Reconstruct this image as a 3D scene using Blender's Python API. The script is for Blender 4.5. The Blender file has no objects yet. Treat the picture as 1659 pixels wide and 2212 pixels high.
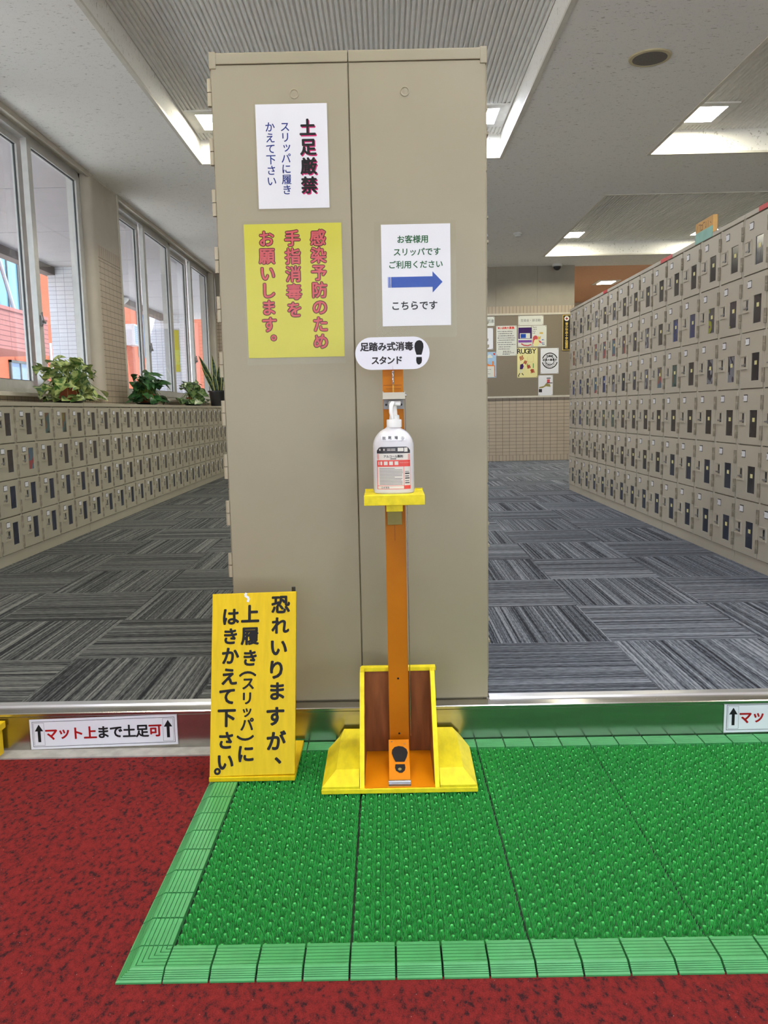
import bpy, bmesh, math, random
from mathutils import Vector, Matrix
random.seed(7)
SC = bpy.context.scene
COL = SC.collection
PI = math.pi

# ------------------------------------------------------------------ camera, world, exposure
FPX = 1740.0
TH, RHO, PSI = math.atan(221 / FPX), math.radians(1.15), math.radians(0.25)
cam_d = bpy.data.cameras.new('camera')
cam = bpy.data.objects.new('camera', cam_d)
COL.objects.link(cam)
cam_d.sensor_fit = 'VERTICAL'
cam_d.sensor_height = 36.0
cam_d.lens = FPX / 2212 * 36.0
cam_d.clip_start = 0.05
cam_d.clip_end = 300
_F = Vector((0, math.cos(TH), -math.sin(TH)))
_R = Vector((1, 0, 0))
_U = Vector((0, math.sin(TH), math.cos(TH)))
_rz = Matrix.Rotation(PSI, 3, 'Z')
_F, _R, _U = _rz @ _F, _rz @ _R, _rz @ _U
_Rc = _R * math.cos(RHO) - _U * math.sin(RHO)
_Uc = _U * math.cos(RHO) + _R * math.sin(RHO)
_m = Matrix((_Rc, _Uc, -_F)).transposed().to_4x4()
_m.translation = Vector((0, 0, 0.833))
cam.matrix_world = _m
SC.camera = cam

SC.view_settings.view_transform = 'Standard'
SC.view_settings.look = 'None'
SC.view_settings.gamma = 1.0
SC.view_settings.use_curve_mapping = False
SC.view_settings.exposure = 0.0
SC.cycles.use_denoising = True
SC.cycles.max_bounces = 10
SC.cycles.diffuse_bounces = 6
SC.cycles.sample_clamp_indirect = 6.0

SKY_STRENGTH = 3.8
LAMP_WARM, LAMP_COOL = 112.0, 112.0
W = bpy.data.worlds.new('sky'); SC.world = W
W.use_nodes = True
wn, wl = W.node_tree.nodes, W.node_tree.links
wn.clear()
wo = wn.new('ShaderNodeOutputWorld'); wb = wn.new('ShaderNodeBackground')
tc = wn.new('ShaderNodeTexCoord'); sx = wn.new('ShaderNodeSeparateXYZ'); wr = wn.new('ShaderNodeValToRGB')
wl.new(tc.outputs['Generated'], sx.inputs[0]); wl.new(sx.outputs['Z'], wr.inputs[0])
wr.color_ramp.elements[0].position = 0.0; wr.color_ramp.elements[0].color = (0.86, 0.92, 1.0, 1)
wr.color_ramp.elements[1].position = 0.7; wr.color_ramp.elements[1].color = (0.50, 0.70, 1.0, 1)
wl.new(wr.outputs[0], wb.inputs[0]); wb.inputs[1].default_value = SKY_STRENGTH
wl.new(wb.outputs[0], wo.inputs[0])

sun_d = bpy.data.lights.new('sun', 'SUN'); sun_d.energy = 15.0; sun_d.angle = 0.02; sun_d.color = (1, 0.95, 0.86)
sun = bpy.data.objects.new('sun', sun_d); COL.objects.link(sun)
sun.rotation_euler = Vector((-0.30, 0.26, -0.90)).to_track_quat('-Z', 'Y').to_euler()

# ------------------------------------------------------------------ helpers
def lin(c):
    c = c / 255.0
    return c / 12.92 if c <= 0.04045 else ((c + 0.055) / 1.055) ** 2.4
def rgb(r, g, b): return (lin(r), lin(g), lin(b), 1.0)

class N:
    def __init__(self, name):
        self.m = bpy.data.materials.new(name); self.m.use_nodes = True
        self.t = self.m.node_tree; self.t.nodes.clear()
        self.out = self.t.nodes.new('ShaderNodeOutputMaterial')
        self.p = self.t.nodes.new('ShaderNodeBsdfPrincipled')
        self.t.links.new(self.p.outputs[0], self.out.inputs[0])
    def n(self, typ, **kw):
        o = self.t.nodes.new(typ)
        for k, v in kw.items():
            setattr(o, k, v)
        return o
    def l(self, a, b): self.t.links.new(a, b)
    def coord(self, kind='Object'): return self.n('ShaderNodeTexCoord').outputs[kind]
    def mapping(self, vec, scale=(1, 1, 1), loc=(0, 0, 0), rot=(0, 0, 0)):
        m = self.n('ShaderNodeMapping'); m.inputs['Scale'].default_value = scale
        m.inputs['Location'].default_value = loc; m.inputs['Rotation'].default_value = rot
        self.l(vec, m.inputs[0]); return m.outputs[0]
    def noise(self, vec, scale, detail=2, rough=0.5):
        t = self.n('ShaderNodeTexNoise'); t.inputs['Scale'].default_value = scale
        t.inputs['Detail'].default_value = detail; t.inputs['Roughness'].default_value = rough
        self.l(vec, t.inputs['Vector']); return t.outputs[0]
    def ramp(self, fac, stops, interp='LINEAR'):
        r = self.n('ShaderNodeValToRGB'); e = r.color_ramp.elements; r.color_ramp.interpolation = interp
        while len(e) < len(stops): e.new(0.5)
        for k, (p, c) in enumerate(stops):
            e[k].position = p; e[k].color = c
        self.l(fac, r.inputs[0]); return r.outputs[0]
    def math(self, op, a, b=None):
        m = self.n('ShaderNodeMath', operation=op)
        for k, v in enumerate((a, b)):
            if v is None: continue
            if isinstance(v, (int, float)): m.inputs[k].default_value = v
            else: self.l(v, m.inputs[k])
        return m.outputs[0]
    def mix(self, f, a, b, blend='MIX'):
        m = self.n('ShaderNodeMix', data_type='RGBA', blend_type=blend)
        for k, v in ((0, f), (6, a), (7, b)):
            if isinstance(v, (int, float, tuple)): m.inputs[k].default_value = v
            else: self.l(v, m.inputs[k])
        return m.outputs[2]
    def bump(self, h, strength=0.3, dist=0.002):
        b = self.n('ShaderNodeBump'); b.inputs['Strength'].default_value = strength
        b.inputs['Distance'].default_value = dist; self.l(h, b.inputs['Height'])
        self.l(b.outputs[0], self.p.inputs['Normal'])
    def set(self, **kw):
        names = {'rough': 'Roughness', 'metal': 'Metallic', 'coat': 'Coat Weight', 'spec': 'Specular IOR Level'}
        for k, v in kw.items(): self.p.inputs[names[k]].default_value = v
        return self
    def color(self, c):
        if isinstance(c, tuple): self.p.inputs['Base Color'].default_value = c
        else: self.l(c, self.p.inputs['Base Color'])
        return self

def paint(name, c, rough=0.5, metal=0.0, var=0.06, scale=18.0, bump=0.0, coat=0.0, stretch=(1, 1, 1), spec=None):
    m = N(name); v = m.mapping(m.coord(), stretch)
    f = m.noise(v, scale, 3)
    d = tuple(x * (1 - var) for x in c[:3]) + (1,); u = tuple(min(1, x * (1 + var)) for x in c[:3]) + (1,)
    m.color(m.ramp(f, ((0.35, d), (0.65, u)))).set(rough=rough, metal=metal, coat=coat)
    if spec is None and ('ink' in name or 'wood' in name or name.startswith('paper')): spec = 0.2
    if spec is not None: m.set(spec=spec)
    if bump: m.bump(m.noise(v, scale * 6, 2), bump, 0.001)
    return m.m

M = {}
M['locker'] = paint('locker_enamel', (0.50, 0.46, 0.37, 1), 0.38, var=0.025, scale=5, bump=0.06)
M['locker_mid_dim'] = paint('middle_locker_enamel_dimmed', (0.325, 0.285, 0.185, 1), 0.38, var=0.02, scale=5, bump=0.05)  # right row's enamel darkened, standing in for weaker light on this block
M['locker_low'] = paint('low_locker_enamel', (0.44, 0.405, 0.30, 1), 0.42, var=0.03, scale=5, bump=0.06)
M['hinge_worn_shaded'] = paint('hinge_worn_shaded', (0.27, 0.23, 0.165, 1), 0.45, var=0.25, scale=40)  # rusty brown, with the dark of the hinges' shaded side mixed in
M['hinge_tan'] = paint('hinge_enamel', (0.40, 0.35, 0.24, 1), 0.4)
M['card'] = paint('card_white', (0.82, 0.82, 0.84, 1), 0.5, var=0.02)
M['black'] = paint('black_ink', (0.012, 0.011, 0.012, 1), 0.5, var=0.1)
M['black_plastic'] = paint('black_plastic', (0.015, 0.015, 0.016, 1), 0.35, var=0.1)
M['steel'] = paint('brushed_steel', (0.50, 0.48, 0.45, 1), 0.21, metal=1.0, var=0.06, scale=5, stretch=(1, 8, 12))
M['alu'] = paint('aluminium', (0.74, 0.74, 0.75, 1), 0.3, metal=0.85, var=0.06, scale=6, stretch=(1, 20, 20))
M['chrome'] = paint('zinc_plate', (0.62, 0.62, 0.63, 1), 0.25, metal=1.0, var=0.05)
M['lever_zinc'] = paint('lever_zinc', (0.26, 0.255, 0.25, 1), 0.45, metal=0.5)
M['bracket'] = paint('bracket_metal', (0.30, 0.27, 0.21, 1), 0.35, metal=0.7, var=0.1)
M['paper'] = paint('paper_white', (0.80, 0.80, 0.84, 1), 0.35, var=0.012, scale=9)
M['paper_board'] = paint('paper_notice', (0.72, 0.73, 0.66, 1), 0.5, var=0.02, scale=9)
M['paper_yellow'] = paint('paper_yellow', (0.62, 0.58, 0.06, 1), 0.3, var=0.02, scale=9)
M['paper_cream'] = paint('paper_cream', (0.80, 0.74, 0.36, 1), 0.5, var=0.02, scale=9)
M['ink_navy'] = paint('ink_navy', rgb(32, 52, 128), 0.4)
M['ink_pink'] = paint('ink_magenta', rgb(205, 40, 110), 0.4)
M['ink_coral'] = paint('ink_coral', rgb(205, 88, 92), 0.4)
M['ink_maroon'] = paint('ink_maroon', rgb(62, 18, 22), 0.4)
M['ink_green'] = paint('ink_green', rgb(28, 92, 48), 0.4)
M['ink_blue'] = paint('ink_blue', rgb(36, 78, 170), 0.4)
M['ink_red'] = paint('ink_red', rgb(165, 22, 22), 0.4)
M['ink_scarlet'] = paint('ink_scarlet', rgb(222, 60, 48), 0.4)
M['ink_grey'] = paint('ink_grey', rgb(95, 96, 98), 0.5)
M['ink_dark'] = paint('ink_charcoal', rgb(52, 48, 50), 0.5)
M['ink_purple'] = paint('ink_purple', rgb(60, 30, 92), 0.5)
M['ink_gold'] = paint('ink_gold', rgb(214, 184, 96), 0.4)
M['ink_sky'] = paint('ink_sky', rgb(166, 196, 222), 0.5)
M['ink_orange'] = paint('ink_orange', rgb(232, 130, 60), 0.5)
M['ink_violet'] = paint('ink_violet', rgb(130, 80, 165), 0.5)
M['ink_lime'] = paint('ink_lime', rgb(80, 140, 60), 0.5)
M['yellow_wood'] = paint('yellow_paint_wood', rgb(226, 190, 18), 0.42, var=0.05, scale=14, bump=0.12, stretch=(6, 1, 1))
M['lemon_wood'] = paint('lemon_paint_wood', rgb(238, 218, 40), 0.42, var=0.09, scale=16, bump=0.2, stretch=(3, 1, 3))
M['orange_wood'] = paint('orange_paint_wood', rgb(220, 132, 8), 0.42, var=0.04, scale=8)
M['post_wood'] = paint('post_paint_wood', rgb(190, 112, 4), 0.45, var=0.05, scale=8)
M['brown_wood'] = paint('brown_stain_wood', rgb(134, 80, 44), 0.5, var=0.18, scale=9, bump=0.1, stretch=(6, 6, 1))
M['raw_wood'] = paint('raw_wood', rgb(150, 138, 84), 0.6, var=0.08, scale=20)
M['bottle'] = paint('bottle_plastic', (0.68, 0.66, 0.67, 1), 0.32, var=0.02)
M['cap'] = paint('cap_plastic', (0.86, 0.86, 0.82, 1), 0.35, var=0.02)
M['label_red'] = paint('label_red', rgb(222, 70, 58), 0.4)
M['label_dark'] = paint('label_dark', rgb(52, 48, 52), 0.4)
M['label_cream'] = paint('label_cream', (0.74, 0.70, 0.62, 1), 0.4, var=0.02)
M['sash'] = paint('window_sash_aluminium', (0.58, 0.57, 0.54, 1), 0.35, metal=0.25, var=0.04)
M['gasket'] = paint('window_gasket', (0.05, 0.055, 0.055, 1), 0.5)
M['beige'] = paint('beige_plaster', (0.50, 0.45, 0.37, 1), 0.6, var=0.03, scale=7)
M['panel'] = paint('shaded_beige_plaster', (0.34, 0.305, 0.245, 1), 0.6, var=0.03, scale=7)  # the beige plaster darkened, with the coffer's shade put into its colour
M['trim'] = paint('trim_paint', (0.60, 0.56, 0.47, 1), 0.5, var=0.03)
M['ctrim'] = paint('ceiling_trim', (0.66, 0.63, 0.55, 1), 0.5, var=0.03)
M['rib'] = paint('ribbed_metal_ceiling', (0.88, 0.87, 0.83, 1), 0.5, var=0.03)
M['terracotta'] = paint('terracotta_plaster', rgb(208, 158, 126), 0.6, var=0.04)
M['felt'] = paint('notice_felt', (0.235, 0.195, 0.145, 1), 0.9, var=0.06, scale=300)
M['speaker'] = paint('speaker_mesh', (0.14, 0.125, 0.11, 1), 0.7, var=0.2, scale=250)
M['speaker_rim'] = paint('speaker_rim', (0.50, 0.44, 0.27, 1), 0.5)
M['white_plastic'] = paint('white_plastic', (0.62, 0.62, 0.58, 1), 0.4, var=0.03)
M['tape_red'] = paint('tape_red', rgb(206, 60, 70), 0.35)
M['tape_mint'] = paint('tape_mint', rgb(130, 186, 172), 0.4)
M['card_orange'] = paint('cardboard_orange', rgb(216, 170, 104), 0.7)
M['mat_border'] = paint('mat_border_rubber', rgb(72, 158, 92), 0.42, var=0.08, scale=24)
M['mat_turf'] = paint('mat_turf_plastic', rgb(70, 188, 92), 0.36, var=0.12, scale=60)
M['mat_base'] = paint('mat_base_plastic', rgb(16, 104, 36), 0.5, var=0.1, scale=60)
M['mat_under'] = paint('mat_underlay', (0.006, 0.016, 0.008, 1), 0.7)
M['paving'] = paint('pale_paving', (0.58, 0.57, 0.54, 1), 0.8, var=0.08, scale=3)
M['concrete'] = paint('concrete', (0.36, 0.345, 0.31, 1), 0.8, var=0.12, scale=30, bump=0.3)
M['terra_pot'] = paint('terracotta_pot', rgb(150, 72, 34), 0.7, var=0.12)
M['soil'] = paint('potting_soil', (0.03, 0.02, 0.014, 1), 0.9, var=0.4, scale=90)
M['stem'] = paint('plant_stem', rgb(120, 140, 60), 0.5)
M['beam'] = paint('porch_beam', rgb(92, 78, 74), 0.6)
M['porch'] = paint('porch_ceiling', (0.45, 0.43, 0.45, 1), 0.6, var=0.03, scale=3)
M['curtain'] = paint('curtain', rgb(150, 122, 126), 0.8, var=0.15, scale=5, stretch=(1, 8, 1))
M['ac_white'] = paint('ac_enamel', rgb(160, 168, 178), 0.4)
M['ac_dark'] = paint('ac_grille', rgb(110, 130, 160), 0.5)
M['grey_post'] = paint('grey_post', (0.42, 0.41, 0.38, 1), 0.5)

def leaf_mat(name, a, b, scale):
    m = N(name); v = m.mapping(m.coord(), (1, 1, 1))
    m.color(m.ramp(m.noise(v, scale, 3), ((0.42, a), (0.56, b)))).set(rough=0.4)
    return m.m
M['leaf_var'] = leaf_mat('pothos_leaf', rgb(66, 104, 42), rgb(176, 188, 112), 26)
M['leaf_dark'] = leaf_mat('dark_leaf', rgb(26, 66, 30), rgb(58, 104, 52), 22)
M['leaf_mid'] = leaf_mat('green_leaf', rgb(40, 84, 36), rgb(120, 146, 76), 24)
def snake_mat():
    m = N('snake_leaf'); v = m.mapping(m.coord(), (8, 8, 40))
    m.color(m.ramp(m.noise(v, 1.2, 3), ((0.4, rgb(44, 64, 42)), (0.6, rgb(84, 108, 76))))).set(rough=0.4)
    return m.m
M['snake'] = snake_mat()
M['snake_edge'] = paint('snake_leaf_edge', rgb(196, 196, 120), 0.4)

def ceiling_mat():
    m = N('mineral_fibre_ceiling'); c = m.coord()
    v = m.mapping(c, (26, 60, 26), rot=(0, 0, 0.5))
    f = m.noise(v, 1.0, 3, 0.6)
    g = m.noise(m.mapping(c, (70, 150, 70), rot=(0, 0, 0.9)), 1.0, 2)
    base = m.ramp(f, ((0.30, (0.50, 0.48, 0.43, 1)), (0.37, (0.86, 0.845, 0.80, 1)), (0.7, (0.88, 0.865, 0.82, 1))))
    m.color(m.mix(m.ramp(g, ((0.27, (1, 1, 1, 1)), (0.33, (0, 0, 0, 1)))), base, (0.48, 0.46, 0.41, 1)))
    m.set(rough=0.85); m.bump(f, 0.2, 0.003)
    return m.m
M['ceiling'] = ceiling_mat()

def tile_mat(name, ax, col, grout, w=0.1055, h=0.0528, mortar=0.0044, off=(0, 0), rough=0.45):
    m = N(name); s = m.n('ShaderNodeSeparateXYZ'); m.l(m.coord(), s.inputs[0])
    cb = m.n('ShaderNodeCombineXYZ')
    m.l(m.math('ADD', s.outputs[ax], 100 * w + off[0]), cb.inputs[0]); m.l(m.math('ADD', s.outputs['Z'], 20 * h + off[1]), cb.inputs[1])
    b = m.n('ShaderNodeTexBrick', offset=0.0, squash=1.0)
    b.inputs['Scale'].default_value = 1.0; b.inputs['Brick Width'].default_value = w; b.inputs['Row Height'].default_value = h
    b.inputs['Mortar Size'].default_value = mortar / 2; b.inputs['Mortar Smooth'].default_value = 0.1
    b.inputs['Color1'].default_value = col; b.inputs['Color2'].default_value = tuple(x * 0.93 for x in col[:3]) + (1,)
    b.inputs['Mortar'].default_value = grout
    m.l(cb.outputs[0], b.inputs['Vector'])
    m.color(b.outputs['Color']).set(rough=rough)
    m.bump(m.math('SUBTRACT', 1.0, b.outputs['Fac']), 0.5, 0.002)
    return m.m
TILE = (0.47, 0.385, 0.29, 1); GROUT = (0.085, 0.066, 0.048, 1)
M['tile_y'] = tile_mat('wall_tile_side', 'Y', TILE, GROUT)
M['tile_x'] = tile_mat('wall_tile_back', 'X', TILE, GROUT, off=(-0.014, 0.013))
M['sold_y'] = tile_mat('soldier_tile_side', 'Y', TILE, GROUT, 0.0528, 0.118, off=(0, 0.115))
M['sold_x'] = tile_mat('soldier_tile_back', 'X', TILE, GROUT, 0.0528, 0.118, off=(-0.014, 0.115))
M['white_tile_x'] = tile_mat('white_tile', 'X', (0.86, 0.89, 0.93, 1), (0.40, 0.43, 0.50, 1), 0.125, 0.060, 0.006)
M['brick_y'] = tile_mat('orange_brick', 'Y', rgb(176, 84, 54), rgb(140, 78, 58), 0.23, 0.085, 0.012, rough=0.8)
M['brick_pink'] = tile_mat('pink_brick', 'Y', rgb(150, 96, 92), rgb(104, 62, 62), 0.9, 0.12, 0.02, rough=0.8)

def glass_mat(name, tint, gloss, rough=0.0):
    m = N(name); m.t.nodes.remove(m.p)
    t = m.n('ShaderNodeBsdfTransparent'); t.inputs[0].default_value = tint
    g = m.n('ShaderNodeBsdfGlossy'); g.inputs['Roughness'].default_value = rough
    f = m.n('ShaderNodeLayerWeight'); f.inputs['Blend'].default_value = 0.5
    sch = m.math('ADD', 0.03, m.math('MULTIPLY', m.math('POWER', f.outputs['Facing'], 5.0), 0.9))
    x = m.n('ShaderNodeMixShader'); m.l(m.math('MULTIPLY', sch, gloss), x.inputs[0])
    m.l(t.outputs[0], x.inputs[1]); m.l(g.outputs[0], x.inputs[2]); m.l(x.outputs[0], m.out.inputs[0])
    return m.m
M['glass'] = glass_mat('window_glass', (0.93, 0.95, 0.95, 1), 1.0)
M['film'] = glass_mat('laminate_film', (0.985, 0.985, 0.975, 1), 0.3, 0.10)
M['far_glass'] = paint('sky_reflection_glass', rgb(96, 140, 176), 0.15, var=0.1, scale=0.8)  # sky's reflection in the far panes painted as a blue colour

def carpet_tile(name, x0, y0, p=0.527, flip=0, light_tint=(1, 1, 1, 1)):
    m = N(name); s = m.n('ShaderNodeSeparateXYZ'); m.l(m.coord(), s.inputs[0])
    X, Y = s.outputs['X'], s.outputs['Y']
    u = m.math('DIVIDE', m.math('SUBTRACT', X, x0 - 40 * p), p); v = m.math('DIVIDE', m.math('SUBTRACT', Y, y0 - 40 * p), p)
    fu, fv = m.math('FLOOR', u), m.math('FLOOR', v)
    par = m.math('MODULO', m.math('ADD', m.math('ADD', fu, fv), flip), 2.0)
    inv = m.math('SUBTRACT', 1.0, par)
    a = m.math('ADD', m.math('MULTIPLY', X, par), m.math('MULTIPLY', Y, inv))
    b = m.math('ADD', m.math('MULTIPLY', Y, par), m.math('MULTIPLY', X, inv))
    idn = m.math('ADD', m.math('MULTIPLY', fu, 7.31), m.math('MULTIPLY', fv, 3.77))
    def layer(fa, fb):
        cb = m.n('ShaderNodeCombineXYZ'); m.l(m.math('MULTIPLY', a, fa), cb.inputs[0]); m.l(m.math('MULTIPLY', b, fb), cb.inputs[1]); m.l(idn, cb.inputs[2])
        return m.noise(cb.outputs[0], 1.0, 2, 0.6)
    st = layer(118, 0.5); st2 = layer(240, 34); br = layer(22, 0.3)
    h = m.math('ADD', m.math('ADD', m.math('MULTIPLY', st, 0.70), m.math('MULTIPLY', st2, 0.30)), m.math('MULTIPLY', m.math('SUBTRACT', br, 0.5), 0.22))
    c = m.ramp(h, ((0.38, (0.018, 0.021, 0.029, 1)), (0.46, (0.078, 0.088, 0.108, 1)), (0.54, (0.165, 0.182, 0.21, 1)), (0.64, (0.33, 0.35, 0.39, 1))))
    m.color(m.mix(1.0, c, light_tint, 'MULTIPLY')).set(rough=0.9, spec=0.2)
    m.bump(h, 0.6, 0.004)
    return m.m
M['carpet_r'] = carpet_tile('striped_carpet_tiles_right', 0.79, 2.785, 0.529, 0)
M['carpet_l'] = carpet_tile('striped_carpet_tiles_left', -1.09, 2.695, 0.523, 0, (0.74, 0.70, 0.58, 1))  # same carpet; its warmer, dimmer light is put into the tint

def red_carpet():
    m = N('red_speckled_carpet'); c = m.coord()
    f = m.noise(m.mapping(c, (96, 62, 60), rot=(0, 0, 0.5)), 1.0, 3, 0.62)
    g = m.noise(c, 420, 2)
    w = m.n('ShaderNodeTexVoronoi'); w.inputs['Scale'].default_value = 55; m.l(c, w.inputs['Vector'])
    base = m.ramp(f, ((0.34, (0.045, 0.014, 0.017, 1)), (0.43, (0.17, 0.020, 0.019, 1)), (0.53, (0.245, 0.022, 0.021, 1)), (0.75, (0.30, 0.028, 0.025, 1))))
    base = m.mix(m.ramp(g, ((0.3, (0, 0, 0, 1)), (0.7, (1, 1, 1, 1)))), m.mix(1.0, base, (0.66, 0.66, 0.66, 1), 'MULTIPLY'), base)
    m.color(m.mix(m.ramp(w.outputs['Distance'], ((0.035, (1, 1, 1, 1)), (0.05, (0, 0, 0, 1)))), base, (0.36, 0.25, 0.22, 1)))
    m.set(rough=0.95, spec=0.15); m.bump(g, 0.7, 0.004)
    return m.m
M['red_carpet'] = red_carpet()

def pane_mat(name, cols, rough=0.16):
    m = N(name); c = m.coord(); oi = m.n('ShaderNodeObjectInfo')
    v = m.mapping(c, (9, 9, 7)); ad = m.n('ShaderNodeVectorMath', operation='ADD'); m.l(v, ad.inputs[0])
    mul = m.math('MULTIPLY', oi.outputs['Random'], 60.0); cb = m.n('ShaderNodeCombineXYZ'); m.l(mul, cb.inputs[0]); m.l(mul, cb.inputs[2]); m.l(cb.outputs[0], ad.inputs[1])
    f = m.noise(ad.outputs[0], 1.0, 2)
    n = len(cols)
    m.color(m.ramp(f, tuple((0.36 + 0.28 * k / max(1, n - 1), q) for k, q in enumerate(cols)), 'CONSTANT' if n > 2 else 'LINEAR'))
    m.set(rough=rough, spec=0.4)
    return m.m
PANE = {
    'd': pane_mat('pane_smoke', (rgb(52, 48, 50), rgb(64, 60, 62))),
    'n': pane_mat('pane_navy', (rgb(40, 44, 58), rgb(58, 62, 78))),
    'b': pane_mat('pane_blue', (rgb(34, 48, 96), rgb(44, 68, 130), rgb(30, 40, 72))),
    'l': pane_mat('pane_lime', (rgb(70, 66, 72), rgb(62, 58, 66), rgb(150, 156, 44), rgb(128, 80, 110))),
    'g': pane_mat('pane_grey', (rgb(70, 68, 78), rgb(128, 128, 136), rgb(58, 56, 66), rgb(150, 150, 156))),
    'r': pane_mat('pane_mixed', (rgb(80, 104, 120), rgb(150, 76, 76), rgb(120, 110, 80), rgb(80, 74, 100))),
    't': pane_mat('pane_teal', (rgb(52, 66, 60), rgb(66, 92, 90), rgb(110, 82, 60), rgb(116, 110, 54))),
}

def emit(name, c, s):
    m = N(name); m.t.nodes.remove(m.p)
    e = m.n('ShaderNodeEmission'); e.inputs[0].default_value = c; e.inputs[1].default_value = s
    m.l(e.outputs[0], m.out.inputs[0]); return m.m
M['lamp_warm'] = emit('lamp_warm', (1.0, 0.95, 0.76, 1), LAMP_WARM)
M['lamp_cool'] = emit('lamp_cool', (0.86, 0.90, 1.0, 1), LAMP_COOL)

class MB:
    def __init__(s): s.v = []; s.f = []
    def add(s, vs, fs):
        o = len(s.v); s.v += [tuple(p) for p in vs]; s.f += [tuple(i + o for i in q) for q in fs]; return s
    def box(s, x0, x1, y0, y1, z0, z1):
        return s.add([(x0, y0, z0), (x1, y0, z0), (x1, y1, z0), (x0, y1, z0), (x0, y0, z1), (x1, y0, z1), (x1, y1, z1), (x0, y1, z1)],
                     [(0, 3, 2, 1), (4, 5, 6, 7), (0, 1, 5, 4), (1, 2, 6, 5), (2, 3, 7, 6), (3, 0, 4, 7)])
    def loft(s, rings, cap=True, close=True):
        n = len(rings[0]); vs = [p for r in rings for p in r]; fs = []
        for k in range(len(rings) - 1):
            for i in range(n if close else n - 1):
                j = (i + 1) % n; fs.append((k * n + i, k * n + j, (k + 1) * n + j, (k + 1) * n + i))
        if cap: fs += [tuple(range(n))[::-1], tuple((len(rings) - 1) * n + i for i in range(n))]
        return s.add(vs, fs)
    def prism(s, poly, axis, a, b):
        def q(p, t): return {'x': (t, p[0], p[1]), 'y': (p[0], t, p[1]), 'z': (p[0], p[1], t)}[axis]
        return s.loft([[q(p, a) for p in poly], [q(p, b) for p in poly]])
    def tube(s, path, r, n=8, cap=True):
        path = [Vector(p) for p in path]; rings = []
        for k, p in enumerate(path):
            d = (path[min(k + 1, len(path) - 1)] - path[max(k - 1, 0)]).normalized()
            u = d.orthogonal().normalized() if k == 0 else (u - d * u.dot(d)).normalized()
            w = d.cross(u); rr = r[k] if isinstance(r, (list, tuple)) else r
            rings.append([p + (u * math.cos(2 * PI * i / n) + w * math.sin(2 * PI * i / n)) * rr for i in range(n)])
        return s.loft(rings, cap)
    def lathe(s, c, prof, n=24):
        return s.loft([[(c[0] + r * math.cos(2 * PI * i / n), c[1] + r * math.sin(2 * PI * i / n), c[2] + z) for i in range(n)] for r, z in prof])
    def mesh(s, name, mat, smooth=False):
        me = bpy.data.meshes.new(name); me.from_pydata(s.v, [], s.f); me.update()
        bm = bmesh.new(); bm.from_mesh(me); bmesh.ops.recalc_face_normals(bm, faces=bm.faces); bm.to_mesh(me); bm.free()
        if smooth:
            me.shade_smooth()
            me.set_sharp_from_angle(angle=math.radians(40))
        me.materials.append(M[mat] if isinstance(mat, str) else mat)
        return me
    def build(s, name, mat, parent=None, smooth=False, bevel=0):
        return put(name, s.mesh(name, mat, smooth), parent, bevel)

ROOTLOC = {}
def put(name, me, parent=None, bevel=0, local=None):
    o = bpy.data.objects.new(name, me); COL.objects.link(o)
    if parent is not None:
        o.parent = parent
        if local is None: o.matrix_parent_inverse = Matrix.Translation(-ROOTLOC.get(parent.name, Vector((0, 0, 0))))
        else: o.location = local
        if parent.name in ROOTLOC and local is None: ROOTLOC[o.name] = ROOTLOC[parent.name] * 0
    if bevel:
        b = o.modifiers.new('bevel', 'BEVEL'); b.width = bevel; b.segments = 2; b.limit_method = 'ANGLE'
    return o
def thing(name, label, cat, loc, group=None):
    o = bpy.data.objects.new(name, None); COL.objects.link(o); o.location = loc; o.empty_display_size = 0.05
    ROOTLOC[o.name] = Vector(loc)
    o['label'] = label; o['category'] = cat
    if group: o['group'] = group
    return o
def tag(o, label, cat, group=None):
    o['label'] = label; o['category'] = cat
    if group: o['group'] = group
    return o
def struct(name, mb, mat, parent=None, **kw):
    o = mb.build(name, mat, parent, **kw)
    if parent is None: o['kind'] = 'structure'
    return o

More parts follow.
